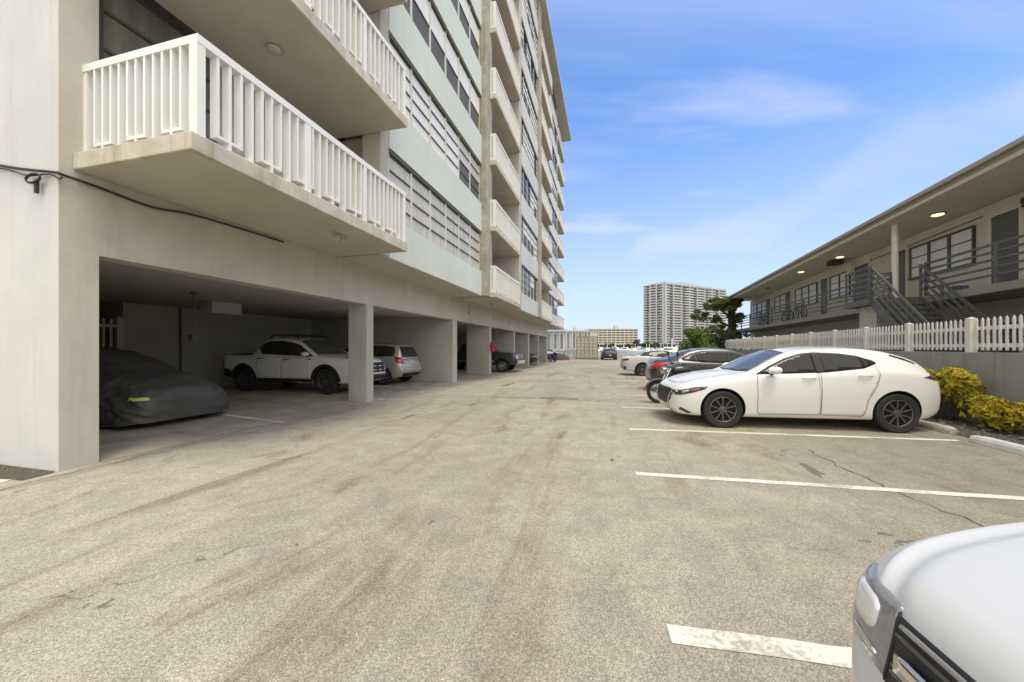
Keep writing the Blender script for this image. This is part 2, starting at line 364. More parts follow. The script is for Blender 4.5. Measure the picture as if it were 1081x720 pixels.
M['garage_floor'] = mat('garage_floor', (.46, .405, .31), .9, .35, 1.3, .3, 40, v2=.25, v2scale=2.2)
M['crack'] = mat('crack', (.135, .108, .07), .95, .4, 6)
M['oil'] = mat('oil', (.215, .19, .14), .85, .3, 12)
M['patch'] = mat('patch', (.20, .172, .118), .95, .35, 5)

g = MB(); g.add([(-400, -60, 0), (400, -60, 0), (400, 57, 0), (-400, 57, 0)], [(0, 1, 2, 3)])
g.add([(-400, 57, 0), (400, 57, 0), (400, 57.001, -3), (-400, 57.001, -3)], [(3, 2, 1, 0)])
tag(g.build('parking_lot_ground', M['asphalt'], fix=False), kind='structure')
M['water'] = mat('water', (.10, .14, .15), .12, bump=.35, bscale=1.2, spec=.6)
wq = MB(); wq.add([(-2500, 56, -1.3), (2500, 56, -1.3), (2500, 5000, -1.3), (-2500, 5000, -1.3)], [(0, 1, 2, 3)])
tag(wq.build('bay_water', M['water'], fix=False), kind='structure')
M['shore'] = mat('shore', (.30, .28, .21), .9, .3, .05)
sh = MB(); sh.box(-1200, 1200, 268, 3000, -3, .4)
tag(sh.build('far_shore_ground', M['shore']), kind='structure')
sw = MB(); sw.box(-60, 90, 56.2, 56.9, -2.5, .22)
tag(sw.build('sea_wall', M['concrete_raw']), 'low concrete sea wall along the water at the end of the lot', 'sea wall')

# garage floor ramps up a little behind the columns
gf = MB(); rows = [(0.02, .004), (-.9, .055), (-1.8, .10), (-14, .12)]
for i in range(3):
    (t0, z0), (t1, z1) = rows[i], rows[i+1]
    gf.add([tuple(BL(.3, t0, z0)), tuple(BL(36, t0, z0)), tuple(BL(36, t1, z1)), tuple(BL(.3, t1, z1))], [(0, 1, 2, 3)])
tag(gf.build('garage_floor', M['garage_floor'], fix=False), kind='structure')

def ribbon(pts, w, z=.004):
    b = MB(); pts = [Vector((p[0], p[1], 0)) for p in pts]; vs = []
    for i, p in enumerate(pts):
        d = (pts[min(i+1, len(pts)-1)] - pts[max(i-1, 0)]).normalized(); nn = Vector((-d.y, d.x, 0))
        ww = w[i] if isinstance(w, list) else w
        vs += [tuple(p + nn*ww/2 + Vector((0, 0, z))), tuple(p - nn*ww/2 + Vector((0, 0, z)))]
    return b.add(vs, [(2*i, 2*i+1, 2*i+3, 2*i+2) for i in range(len(pts)-1)])
M['line_paint'] = None
def line_mat():
    m = mat('line_paint', (.70, .66, .56), .8)
    t = m.node_tree; b = t.nodes['Principled BSDF']
    co = t.nodes.new('ShaderNodeNewGeometry'); n = t.nodes.new('ShaderNodeTexNoise'); n.inputs['Scale'].default_value = 26; n.inputs['Detail'].default_value = 8; n.inputs['Roughness'].default_value = .7
    t.links.new(co.outputs['Position'], n.inputs['Vector'])
    n2 = t.nodes.new('ShaderNodeTexNoise'); n2.inputs['Scale'].default_value = 2.2; n2.inputs['Detail'].default_value = 3; t.links.new(co.outputs['Position'], n2.inputs['Vector'])
    ad = t.nodes.new('ShaderNodeMath'); ad.operation = 'ADD'; t.links.new(n.outputs[0], ad.inputs[0]); t.links.new(n2.outputs[0], ad.inputs[1])
    r = t.nodes.new('ShaderNodeMapRange'); r.inputs['From Min'].default_value = .80; r.inputs['From Max'].default_value = 1.0; t.links.new(ad.outputs[0], r.inputs['Value'])
    x = t.nodes.new('ShaderNodeMix'); x.data_type = 'RGBA'; x.inputs[6].default_value = (.40, .355, .27, 1); x.inputs[7].default_value = (.72, .68, .58, 1)
    t.links.new(r.outputs[0], x.inputs[0]); t.links.new(x.outputs[2], b.inputs['Base Color'])
    return m
M['line_paint'] = line_mat()
def wobble(a, b, n=14, amp=.008):
    a = Vector((*a, 0)); b = Vector((*b, 0)); return [a.lerp(b, i/n) + Vector((random.uniform(-amp, amp), random.uniform(-amp, amp), 0)) for i in range(n+1)]
for a, b, w in (((.80, 1.905), (2.9, 1.50), .13), ((1.43, 4.325), (5.6, 3.46), .11), ((2.10, 6.70), (7.0, 5.86), .10), ((2.7, 9.15), (7.8, 8.2), .10),
                ((3.3, 11.6), (8.4, 10.7), .10), ((3.9, 14.1), (9.0, 13.2), .10), ((4.5, 16.6), (9.6, 15.7), .10), ((5.2, 19.1), (10.3, 18.2), .10), ((-7.2, 3.93), (-5.5, 4.06), .13)):
    tag(ribbon(wobble(a, b), w).build('stall_line', M['line_paint'], fix=False), kind='structure')
for s in (3.02, 6.35):
    pts = [BL(s, t, 0) for t in (.2, -.5, -.9)] ; 
    b = MB(); zz_ = lambda t: .010 if t >= 0 else (.010 + (-t/.9)*.055 if t > -.9 else .065 + (-t-.9)/.9*.045 if t > -1.8 else .112 + (-t-1.8)*.0017)
    tt = [.15, 0.0, -.45, -.9, -1.3, -1.8, -5.5]
    vs = []
    for t in tt: vs += [tuple(BL(s-.05, t, zz_(t))), tuple(BL(s+.05, t, zz_(t)))]
    b.add(vs, [(2*i, 2*i+1, 2*i+3, 2*i+2) for i in range(len(tt)-1)])
    tag(b.build('stall_line', M['line_paint'], fix=False), kind='structure')
def crack(pts, w=.02, jit=.05, n=9, seed=1):
    rnd = random.Random(seed); P = [Vector((*p, 0)) for p in pts]; out_ = []
    for i in range(len(P)-1):
        for k in range(n):
            q = P[i].lerp(P[i+1], k/n); out_.append(q + Vector((rnd.gauss(0, jit), rnd.gauss(0, jit), 0)))
    out_.append(P[-1])
    return ribbon(out_, [w*rnd.uniform(.2, 1.3) for _ in out_], .0025)
stl = lambda s, t: tuple(BL(s, t).xy)
for i, (pts, w) in enumerate((([stl(-.6, .25), stl(1.2, .16), stl(3.0, .4), stl(6, .35), stl(10.5, .5), stl(20, .4), stl(34, .5)], .02),
                 ([stl(3.3, 9.0), stl(2.3, 9.0), stl(1.4, 9.1), stl(.3, 9.35)], .022), ([stl(2.6, 3.5), stl(2.75, 3.55)], .02),
                 ([stl(7.6, .2), stl(7.65, 2.6), stl(7.7, 4.4)], .03), ([stl(7.7, 5.3), stl(7.8, 7.6)], .018), ([stl(1.1, 2.15), stl(1.35, 2.3)], .018),
                  ([stl(5.2, 11.0), stl(4.6, 11.4), stl(4.1, 11.5)], .016))):
    tag(crack(pts, w, .03, 9, i).build('pavement_crack', M['crack'], fix=False), kind='structure')
def blob(cx, cy, rx, ry, ang, seed, z=.002):
    rnd = random.Random(seed); b = MB(); n = 40; vs = []
    ph = [rnd.uniform(0, 6.28) for _ in range(5)]
    for k in range(n):
        a = 6.283*k/n; r = 1 + sum(.22/(j+1)**.7*math.sin((j+2)*a + ph[j]) for j in range(5)) + rnd.uniform(-.06, .06)
        x, y = rx*r*math.cos(a), ry*r*math.sin(a)
        vs.append((cx + x*math.cos(ang) - y*math.sin(ang), cy + x*math.sin(ang) + y*math.cos(ang), z))
    b.add(vs, [tuple(range(n))]); return b
for i, (s, t, a_, b_) in enumerate(((4.2, 2.15, .26, .05), (7.7, 3.6, .9, .05), (2.3, 8.6, .22, .07), (2.1, 6.3, .05, .03), (6.2, 2.9, .35, .05), (11.5, 2.4, .8, .10))):
    p = BL(s, t); tag(blob(p.x, p.y, a_, b_, R(90) - AL if i not in (1,) else -AL, i+5).build('old_patch', M['patch'], fix=False), kind='structure')
rnd = random.Random(17)
for cx_, cy_, n_, sp_ in ((2.87, 2.83, 6, .12), (3.6, 5.2, 4, .12), (3.2, 2.55, 3, .10)):
    for k in range(n_): tag(blob(cx_ + rnd.gauss(0, sp_), cy_ + rnd.gauss(0, sp_*.6), rnd.uniform(.015, .045), rnd.uniform(.014, .035), rnd.uniform(-.4, .2), 40+k, .0015 + .0002*k).build('oil_stain', M['oil'], fix=False), kind='structure')
dr = thing('drain_grate', (1.34, 10.75, 0), -AL, 'small rusty drain grate set in the lane asphalt', 'drain')
b = MB(); b.box(-.55, .55, -.18, -.13, 0, .012); b.box(-.55, .55, .13, .18, 0, .012)
for k in range(12): x = -.5 + k*.091; b.box(x-.02, x+.02, -.13, .13, 0, .010)
b.build('grate', M['container_dark'], dr)

# planting bed along the wall, wheel stops, weeds by the corner
def strip(s0, s1, t0, t1, z): 
    b = MB(); n = 40; vs = []
    for i in range(n+1):
        s = s0 + (s1-s0)*i/n
        for j in range(5):
            t = t0 + (t1-t0)*j/4; h = 0.003 if j in (0,) else z*(.6 + .8*noise.noise((s*2, t*3, 0)))
            vs.append(tuple(BR(s, t, max(.003, h))))
    b.add(vs, [(i*5+j, i*5+j+1, (i+1)*5+j+1, (i+1)*5+j) for i in range(n) for j in range(4)]); return b
tag(strip(-9, 36, -1.15, -.08, .07).build('planting_bed', M['mulch'], smooth=True), kind='structure')
rnd = random.Random(3); b = MB()
for k in range(420):
    p = BR(rnd.uniform(-3, 5), rnd.uniform(-1.25, -.3), 0); r = rnd.uniform(.012, .04)
    o = len(b.v); 
    vs = [(p.x + r*rnd.uniform(.7, 1.3)*x, p.y + r*rnd.uniform(.7, 1.3)*y, .05 + r*z*.7) for x, y, z in ((1,0,0),(-1,0,0),(0,1,0),(0,-1,0),(0,0,1),(0,0,-1))]
    b.add(vs, [(0,2,4),(2,1,4),(1,3,4),(3,0,4),(2,0,5),(1,2,5),(3,1,5),(0,3,5)])
tag(b.build('bed_gravel', mat('gravel', (.22, .195, .145), .9, .4, 9)), kind='stuff')
def wheel_stop(a, b_, label, worn):
    a = Vector((*a, 0)); b_ = Vector((*b_, 0)); L = (b_-a).length; d = (b_-a)
    o = thing('wheel_stop', (a+b_)/2, math.atan2(d.y, d.x), label, 'wheel stop', 'concrete wheel stops')
    m = MB(); pr = [(-.085, 0), (.085, 0), (.075, .07), (.05, .115), (-.05, .115), (-.075, .07)]; n = 10; vs = []
    for i in range(n+1):
        x = -L/2 + L*i/n; e = .55 if i in (0, n) else 1
        for y, z in pr: vs.append((x, y*(1 if i not in (0, n) else .8), z*(1 if i not in (0, n) else .85)))
    fs = [tuple(range(6)), tuple(n*6+k for k in range(6))] + [(i*6+k, i*6+(k+1) % 6, (i+1)*6+(k+1) % 6, (i+1)*6+k) for i in range(n) for k in range(6)]
    m.add(vs, fs).build('stop_block', M['white_paint'] if not worn else M['concrete_pale'], o, bevel=.008)
M['concrete_pale'] = mat('concrete_pale', (.50, .46, .37), .9, .25, 5, .3, 40)
wheel_stop((7.62, 7.25), (7.42, 6.28), 'worn unpainted concrete wheel stop behind the white hatchback', True)
wheel_stop((7.16, 5.80), (6.72, 4.1), 'long white painted wheel stop beside the yellow bush', False)
# ------------------------------------------------------------------ the apartment building on the left (local x = outwards, y = along, z = up)
bld = thing('apartment_building', P0, -AL, 'tall pale apartment block with white balconies above an open carport', 'building')
FL = 2.78; NF = 8
def part(name, mats, boxes, parent=bld, bevel=0, label=None):
    b = MB()
    for q in boxes: b.box(*q)
    o = b.build(name, mats, parent, bevel=bevel)
    if label: o['label'] = label
    return o
ZT = 25.75
part('end_wall', M['stucco_white'], [(-14, 0, 0, .36, -.05, ZT)], bevel=.012)
M['cornerface'] = M['stucco_beige']
# facade skin of the corner pier and the carport beam (beige coat, 4 mm proud)
part('corner_pier', M['stucco_beige'], [(0.0, .012, .004, .36, -.04, ZT)])
part('carport_beam', M['stucco_beige'], [(-.3, .012, .36, 35.9, 2.62, 3.60)])
part('upper_floors', M['stucco_beige'], [(-14, -.9, .36, 40.9, 3.58, ZT)])
part('carport_ceiling', M['garage'], [(-11.2, -.3, .36, 35.9, 2.74, 3.57)])
part('carport_rear_wall', M['garage'], [(-7.2, -7.0, 4.55, 35.9, 0, 2.74), (-11.4, -11.2, .36, 35.9, 0, 2.74), (-11.2, -7.2, 4.55, 4.7, 0, 2.74)])
# cross walls and piers of the carport: slightly greyer flanks, beige front skin
for i, (s0, s1, t0) in enumerate(((5.76, 6.06, -.55), (11.45, 11.9, -7), (16.35, 16.7, -1.3), (21.75, 22.1, -1.6), (26.4, 26.9, -7), (30.9, 31.3, -1.2), (35.5, 35.9, -7))):
    o = part('carport_pier' if t0 > -6 else 'carport_cross_wall', M['garage'], [(t0, -.001, s0, s1, -.04, 2.74)], bevel=.01)
    b = MB(); b.box(0.0, .012, s0+.003, s1-.003, -.04, 2.618); b.build('face', M['stucco_beige'], o)
part('wall_pipe', M['dark_steel'], [(-6.97, -6.92, 5.95, 6.0, .1, 2.74)])
# recess behind the first balcony tier
part('recess_wall', M['stucco_beige'], [(-.9, -.16, 1.95, 4.67, 3.61, ZT)])
part('recess_pier', M['soffit'], [(.72, 1.20, 4.62, 4.95, 3.61, ZT)], bevel=.01)
M['lattice_back'] = mat('lattice_back', (.30, .255, .18), .8, .2, 3)
M['lattice'] = mat('lattice', (.42, .37, .28), .8, .2, 5)
for k in range(3):
    z0 = 3.8 + FL*k; b = MB()
    b.box(-.15, .72, 4.70, 4.74, z0-.02, z0+2.578)
    for j in range(14):
        for sg in (1, -1):
            a = Vector((-.15 + (j-6)*.13, 4.69, z0)); c = a + Vector((sg*2.5*.55, 0, 2.5))
            # clip the diagonal slat to the opening
            for q in range(2):
                pass
            t0, t1 = 0, 1; dx = c.x - a.x
            lo_, hi_ = (-.15 - a.x)/dx, (.72 - a.x)/dx
            if lo_ > hi_: lo_, hi_ = hi_, lo_
            t0, t1 = max(0, lo_), min(1, hi_)
            if t1 - t0 > .03: b.beam(a.lerp(c, t0), a.lerp(c, t1), .02, .03, 1, Vector((0, 1, 0)))
    b.build('lattice_screen', [M['lattice_back'], M['lattice']], bld)

def window(t, s0, s1, z0, z1, fm, pm, nbar=3, split=None, name='window', deep=.06):
    """one window unit: frame with transom bars; the pane is its child. split = height where pane changes to a dark screen below"""
    b = MB(); w = .045
    b.box(t-deep, t, s0, s0+w, z0, z1, 0); b.box(t-deep, t, s1-w, s1, z0, z1, 0)
    b.box(t-deep, t-.002, s0+w, s1-w, z0, z0+w, 1); b.box(t-deep, t-.002, s0+w, s1-w, z1-w, z1, 1)
    for k in range(1, nbar+1):
        z = z0 + (z1-z0)*k/(nbar+1); b.box(t-deep, t-.004, s0+w, s1-w, z-.02, z+.02, 1)
    f = b.build(name, [fm, M['frame_dark']], bld)
    p = MB()
    if split:
        zs = z0 + (z1-z0)*split
        p.box(t-deep, t-.03, s0+w, s1-w, zs, z1-w, 0); p.box(t-deep, t-.025, s0+w, s1-w, z0+w, zs, 1)
    else: p.box(t-deep, t-.03, s0+w, s1-w, z0+w, z1-w, 0)
    p.build('pane', [pm, M['screen']], f)
    return f
def spandrels(t, s0, s1, m, back):
    for k in range(NF+1):
        zb = 3.60 if k == 0 else 6.22 + FL*(k-1); zt = 4.58 + FL*k
        if k == NF: zt = ZT
        b = MB(); b.box(back, t, s0, s1, zb, zt, 0)
        if k > 0: b.box(t-.10, t-.03, s0, s1, zb-.09, zb, 1)     # dark brown head strip under each band
        b.build('spandrel', [m, M['dark_brown']], bld)
    part('window_recess', M['gap'], [(back, t-.25, s0+.02, s1-.02, 4.0, ZT-.3)])
# wall A: pale green bands with ribbon windows
sA0, sA1, tA = 4.95, 11.60, 1.22
part('soffit', M['soffit'], [(.0, tA-.02, 4.605, 11.6, 3.585, 3.598), (.0, 1.25, 16.6, 35.9, 3.585, 3.598)])
spandrels(tA, sA0, sA1, M['stucco_green'], 0.0)
rr = random.Random(5)
for k in range(5):
    n = 6
    for j in range(n):
        a = sA0 + .06 + (sA1-sA0-.12)*j/n; c = sA0 + .06 + (sA1-sA0-.12)*(j+1)/n
        z0, z1 = 4.582 + FL*k, 6.128 + FL*k
        if k == 0: window(tA-.07, a, c, z0, z1, M['frame_white'], M['curtain'], 3)
        elif k == 1: window(tA-.07, a, c, z0, z1, M['frame_white'], M['curtain_bright'] if j < 4 else M['curtain'], 3, None if j < 4 else .5)
        else: window(tA-.07, a, c, z0, z1, M['frame_white'], M['curtain_bright'], 1, .52)
# bare columns
def column(s0, s1, t): part('column', M['concrete_raw'], [(-.5, t, s0, s1, 3.60, ZT)], bevel=.015)
column(11.60, 12.40, 1.42); column(22.6, 23.6, 1.60); column(34.6, 35.9, 1.10)
# bay B recess, cross wall, window wall B
part('cross_wall', M['soffit'], [(-.9, 1.60, 16.62, 17.2, 3.60, ZT)], bevel=.01)
spandrels(1.52, 17.2, 22.6, M['stucco_white'], 0.0)
for k in range(8):
    n = 5
    for j in range(n):
        a = 17.26 + 5.28*j/n; c = 17.26 + 5.28*(j+1)/n
        window(1.45, a, c, 4.582 + FL*k, 6.128 + FL*k, M['frame_white'], M['curtain_bright'] if rr.random() < .6 else M['glass_dark'], 3, .5 if rr.random() < .6 else None)
spandrels(1.28, 29.0, 34.6, M['stucco_white'], 0.0)
for k in range(7):
    for j in range(3):
        a = 29.1 + 5.4*j/3; c = 29.1 + 5.4*(j+1)/3
        window(1.22, a, c, 4.582 + FL*k, 6.128 + FL*k, M['frame_white'], M['curtain_bright'] if rr.random() < .3 else M['glass_dark'], 2, .5)
part('bay_side_wall', M['soffit'], [(-.9, 1.24, 28.8, 29.0, 3.60, ZT)])
# window with grey curtains behind the first balcony
for k in range(2):
    z0 = 3.85 + FL*k
    window(-.10, .42, 1.9, z0, z0+2.5, M['frame_dark'], M['curtain_grey'], 4, None, 'balcony_window')
    part('curtain_edge', M['curtain_grey'], [(-.16, -.13, 1.9, 1.95, z0, z0+2.5)])

def railing_mesh(s0, s1, t0, t1, zb, post_at=(), left_side=True, right_side=True, p=.147):
    """white slat railing round a balcony edge: alternate U-shaped pairs and long slats"""
    b = MB(); zt = zb + 1.12
    def run(a, c, fixed, along_s):
        L = c - a; n = max(4, int(round(abs(L)/p))); 
        for i in range(1, n):
            q = a + L*i/n; z0 = zb + (.13 if i % 4 in (1, 3) else .0); hw = .016
            if along_s: b.box(fixed-.11, fixed-.005, q-hw, q+hw, z0, zt-.09)
            else: b.box(q-hw, q+hw, fixed+.005, fixed+.11, z0, zt-.09)
            if i % 4 == 1 and i+2 < n+1:
                q2 = a + L*min(i+2, n-1)/n; lo_, hi_ = min(q, q2), max(q, q2)
                if along_s: b.box(fixed-.108, fixed-.007, lo_-hw, hi_+hw, z0-.035, z0)
                else: b.box(lo_-hw, hi_+hw, fixed+.007, fixed+.108, z0-.035, z0)
    b.box(t1-.125, t1+.005, s0, s1, zt-.09, zt)
    for q in [s0, s1-.09] + list(post_at): b.box(t1-.12, t1, q, q+.09, zb-.01, zt-.09)
    b.box(t1-.075, t1-.03, s0+.09, s1-.09, zb+.005, zb+.03)
    run(s0+.09, s1-.09, t1, True)
    for on, s in ((left_side, s0), (right_side, s1-.115)):
        if not on: continue
        b.box(t0, t1-.125, s, s+.115, zt-.09, zt)
        b.box(t0, t0+.06, s+.01, s+.105, zb, zt-.09)
        run(t0+.06, t1-.12, s, False)
    return b
def balcony(s0, s1, t0, t1, k, posts=(), left=True, right=True, lights=(), railt0=None, p=.147):
    z = 3.60 + FL*k
    b = MB(); b.box(t0, t1, s0, s1, z, z+.20); sl = b.build('balcony', M['slab'], bld, bevel=.012)
    b = MB(); b.box(t0+.02, t1-.05, s0+.05, s1-.05, z-.006, z+.001); b.build('balcony_soffit', M['soffit'], sl)
    rl = railing_mesh(s0+(.085 if s0 < 1 else .03), s1-.03, t0 if railt0 is None else railt0, t1-.03, z+.20, posts, left, right, p).build('railing', M['rail_white'], sl)
    for s, t in lights:
        b = MB(); b.lathe([(.11, z-.02), (.115, z-.035), (.10, z-.065), (.06, z-.085), (.0, z-.09)], 20, 0, 'z'); 
        b.v = [(v[0]+t, v[1]+s, v[2]) for v in b.v]; b.build('ceiling_light', M['lamp_off'], sl, smooth=True)
    return sl
for k in range(NF):
    balcony(.12, 4.6, .012, 1.90, k, (1.75, 3.1), True, True, ((2.05, .95),) if k > 0 else (), p=.145)
    balcony(12.1, 16.62, 0.0, 1.68, k, (14.2,), True, False, ((14.4, .8),), railt0=1.42)
    balcony(23.6, 28.9, 0.0, 1.62, k, (26,), False, False, (), p=.2)
    balcony(35.9, 40.9, -.8, 1.25, k, (38.4,), True, True, (), p=.2)
part('roof', M['stucco_beige'], [(-14.3, 2.0, -.3, 41.3, ZT, ZT+.26)])
part('roof_parapet', M['stucco_white'], [(-14.0, 1.0, 0, 41, ZT+.26, ZT+.8)])
# twin spot lamp under the first balcony, white fence gate and pipe inside the carport
b = MB(); b.lathe([(.06, 3.595), (.06, 3.57), (.02, 3.56), (.02, 3.50), (0, 3.50)], 14, 0, 'z'); b.v = [(v[0]+1.3, v[1]+3.05, v[2]) for v in b.v]
for dx in (-.09, .09):
    c = MB(); c.lathe([(0, -.05), (.03, -.05), (.05, .0), (.055, .05), (.05, .055), (0, .05)], 14, 0, 'x'); c.v = [(v[0]+1.38, v[1]+3.05+dx, v[2]+3.49) for v in c.v]; b.add(c.v, c.f, 0)
b.build('flood_lamp', M['lamp_off'], bld, smooth=True)
b = MB(); b.tube([(-3.0, 3.6, 2.74), (-3.0, 3.6, 1.75)], .022, 8); b.box(-3.05, -2.95, 3.52, 3.68, 1.62, 1.76)
b.box(-3.06, -2.94, 3.54, 3.66, 2.70, 2.74); b.build('conduit_drop', M['dark_steel'], bld)
part('junction_box', M['garage'], [(-4.6, -4.2, 4.9, 5.75, 2.42, 2.735)])
b = MB()
for k in range(22): s = .9 + k*.16; b.box(-7.02, -6.98, s, s+.05, .12, 2.25)
b.box(-6.98, -6.94, .8, 4.5, 2.02, 2.10); b.box(-6.98, -6.94, .8, 4.5, .5, .58); b.box(-7.06, -6.92, 4.38, 4.52, .1, 2.32)
o = thing('carport_gate', (0, 0, 0), 0, 'white picket gate in the dark opening behind the covered car', 'gate')
o.location = P0; o.rotation_euler = (0, 0, -AL)
g_ = b.build('gate_panel', M['frame_white'], o)

# black service cable sagging along the facade with its coil
cb = thing('service_cable', P0, -AL, 'black overhead cable running along the wall below the first balcony', 'cable')
pts = [(-1.6, -.03, 3.85), (-.7, -.035, 3.63), (.0, -.03, 3.50), (.05, .02, 3.485), (.05, .35, 3.47), (.05, .9, 3.43), (.06, 1.4, 3.50), (.05, 2.2, 3.53), (.05, 3.1, 3.54)]
def smooth_pts(pts, n=6):
    P = [Vector(p) for p in pts]; P = [2*P[0]-P[1]] + P + [2*P[-1]-P[-2]]; o_ = []
    for i in range(1, len(P)-2):
        for k in range(n):
            t = k/n; a, b_, c, d = P[i-1], P[i], P[i+1], P[i+2]
            o_.append(.5*((2*b_) + (c-a)*t + (2*a-5*b_+4*c-d)*t*t + (3*b_-a-3*c+d)*t**3))
    o_.append(P[-2]); return o_
b = MB(); b.tube(smooth_pts(pts), .016, 8); b.tube([(x-.0, y-.0, z-.05-.02*math.sin(i)) for i, (x, y, z) in enumerate(smooth_pts(pts[:4]))], .009, 6)
b.build('cable', M['cable'], cb, smooth=True)
b = MB()
for q in range(3):
    b.tube([(-.33 + .13*math.cos(a) + .02*q, -.05 - .012*q, 3.45 + .05*math.sin(a)) for a in [6.283*k/20 for k in range(20)]], .008, 6, 0, True)
b.box(-.30, -.26, -.06, -.03, 3.28, 3.42)
b.build('cable_coil', M['cable'], cb)
# small conduits on the carport beam
for s in (13.2, 17.0, 20.5):
    b = MB(); b.box(.013, .05, s, s+.20, 3.02, 3.08); b.tube([(.03, s+.06, 3.08), (.03, s+.06, 3.58)], .009, 6); b.build('conduit_box', M['concrete_raw'], bld)
# red hose coil on the third pier
hz = thing('hose_coil', BL(16.52, .05, 1.5), -AL, 'red hose coil hanging on a carport pier above the dark pickup', 'hose')
b = MB()
for q in range(3): b.tube([(.05 + .035*q, .17*math.cos(a), .24*math.sin(a)) for a in [6.283*k/24 for k in range(24)]], .04, 8, 0, True)
b.build('hose', M['red'], hz, smooth=True)
b = MB(); b.box(-.035, .2, -.03, .03, .16, .22); b.build('hook', M['dark_steel'], hz)
# ------------------------------------------------------------------ two storey motel block on the right (local x = away from the lot, y = along, z = up)
mot = thing('motel_building', F0, -BE, 'low two storey block with a roofed upper walkway and metal railings', 'building')
def mp_(name, mats, boxes, parent=mot, bevel=0, label=None):
    b = MB()
    for q in boxes: b.box(*q)
    o = b.build(name, mats, parent, bevel=bevel)
    if label: o['label'] = label
    return o
E0, E1 = -9.0, 28.0
mp_('ground_floor_wall', M['motel_wall'], [(3.2, 12, E0, E1, -.05, 2.75)])
mp_('upper_wall', M['motel_wall'], [(3.2, 12, E0, E1, 2.95, 5.46)])
mp_('walkway_slab', M['slab_edge'], [(1.69, 12, E0, E1, 2.752, 2.948)], bevel=.01)
mp_('roof', M['roof_edge'], [(1.30, 12.4, E0-.4, E1+.4, 5.56, 5.70)], bevel=.01)
mp_('fascia', M['motel_trim'], [(1.34, 1.44, E0-.3, E1+.3, 5.46, 5.56)])
mp_('gutter', M['roof_edge'], [(1.18, 1.30, E0-.4, E1+.4, 5.62, 5.74)], bevel=.02)
mp_('soffit', M['motel_trim'], [(1.44, 3.2, E0, E1, 5.47, 5.555)])
mp_('wall_trim', M['motel_trim'], [(3.17, 3.197, E0, E1, 5.02, 5.07)])
def mdoor(s0, s1, shut=True, z0=2.95):
    f = mp_('door', M['motel_trim'], [(3.15, 3.197, s0-.09, s0, z0, z0+2.12), (3.15, 3.197, s1, s1+.09, z0, z0+2.12), (3.15, 3.197, s0-.09, s1+.09, z0+2.12, z0+2.21)])
    mp_('door_leaf', M['door_grey'], [(3.17, 3.196, s0, s1, z0, z0+2.12)], f)
    b = MB(); b.lathe([(.03, 0), (.03, .03), (.012, .04), (.012, .05), (0, .05)], 10, 0, 'x'); b.v = [(3.17 - v[0], v[1]+s1-.1, v[2]+z0+1.0) for v in b.v]; b.build('handle', M['chrome'], f)
def mwin(s0, s1, n, z0=3.95, z1=4.98):
    b = MB(); w = .06; x0, x1 = 3.14, 3.197
    b.box(x0, x1, s0-w, s1+w, z1, z1+w); b.box(x0-.04, x1, s0-w, s1+w, z0-w, z0); b.box(x0, x1, s0-w, s0, z0, z1); b.box(x0, x1, s1, s1+w, z0, z1)
    for k in range(1, n): q = s0 + (s1-s0)*k/n; b.box(x0, x1, q-.05, q+.05, z0, z1)
    for k in (1, 2): z = z0 + (z1-z0)*k/3; b.box(3.16, x1, s0, s1, z-.018, z+.018)
    f = b.build('window', M['frame_dark'], mot)
    mp_('pane', M['curtain_bright'], [(3.172, 3.196, s0, s1, z0, z1)], f)
for s0, s1 in ((4.5, 5.3), (8.72, 9.35), (11.0, 12.05), (14.5, 15.25), (19.3, 20.0), (23.0, 23.7), (-2.2, -1.3)): mdoor(s0, s1)
for s0, s1, n in ((5.9, 8.45, 3), (12.5, 14.2, 2), (15.75, 18.5, 3), (20.1, 22.0, 2), (23.9, 25.9, 2), (26.2, 27.6, 2), (.9, 3.4, 3)): mwin(s0, s1, n)
for s0, s1 in ((4.5, 5.3), (14.5, 15.3), (20, 20.8)): mdoor(s0, s1, z0=.02)
mp_('wall_panel', M['motel_trim'], [(3.16, 3.197, 10.9, 10.99, 2.95, 5.3)])
b = MB(); b.tube([(1.82, 6.75, 2.95), (1.82, 6.75, 5.46)], .085, 20); b.build('column', M['fence_white'], mot, smooth=True)
for s in (18.5, -4.6):
    b = MB(); b.tube([(1.82, s, 2.95), (1.82, s, 5.46)], .045, 14)
# walkway railing bays: posts and five flat rails, one part per bay
def rail_bay(s0, s1, x=1.76, z=2.95, posts=True):
    b = MB(); 
    for s in (s0, s1): b.box(x-.025, x+.025, s-.025, s+.025, z, z+.98)
    for h, th in ((.94, .055), (.76, .05), (.58, .05), (.40, .05), (.22, .05)): b.box(x-.02, x+.02, s0, s1, z+h-th/2, z+h+th/2)
    return b.build('railing', M['dark_steel'], mot)
cur = 6.78
while cur < 27.5: rail_bay(cur, min(cur+2.2, 27.8)); cur += 2.25
cur = 5.30
while cur > -8: rail_bay(cur-2.2, cur); cur -= 2.25
# landing, brick pier and stair flight
mp_('landing', M['dark_steel'], [(.45, 1.688, 5.35, 6.75, 2.76, 2.945)])
M['brickw'] = mat('painted_block', (.58, .55, .48), .8, .12, 5, .3, 30)
pb = MB(); pb.box(.72, 1.5, 5.5, 6.4, -.05, 2.755)
o = pb.build('block_pier', M['brickw'], mot)
jb = MB()
for k in range(14): jb.box(.717, 1.503, 5.497, 6.403, .18*k+.16, .18*k+.168)
jb.build('mortar_joint', M['motel_trim'], o)
for s0, s1, x in ((5.4, 6.7, .5),): rail_bay(s0, s1, x)
b = MB(); 
for h in (.94, .76, .58, .40, .22): b.box(.5, 1.7, 6.70, 6.74, 2.95+h-.015, 2.95+h+.015)
b.box(1.66, 1.71, 6.70, 6.75, 2.95, 3.93); b.build('landing_railing', M['dark_steel'], mot)
st = MB(); nst = 12; top, low = (5.35, 2.92), (2.95, .98)
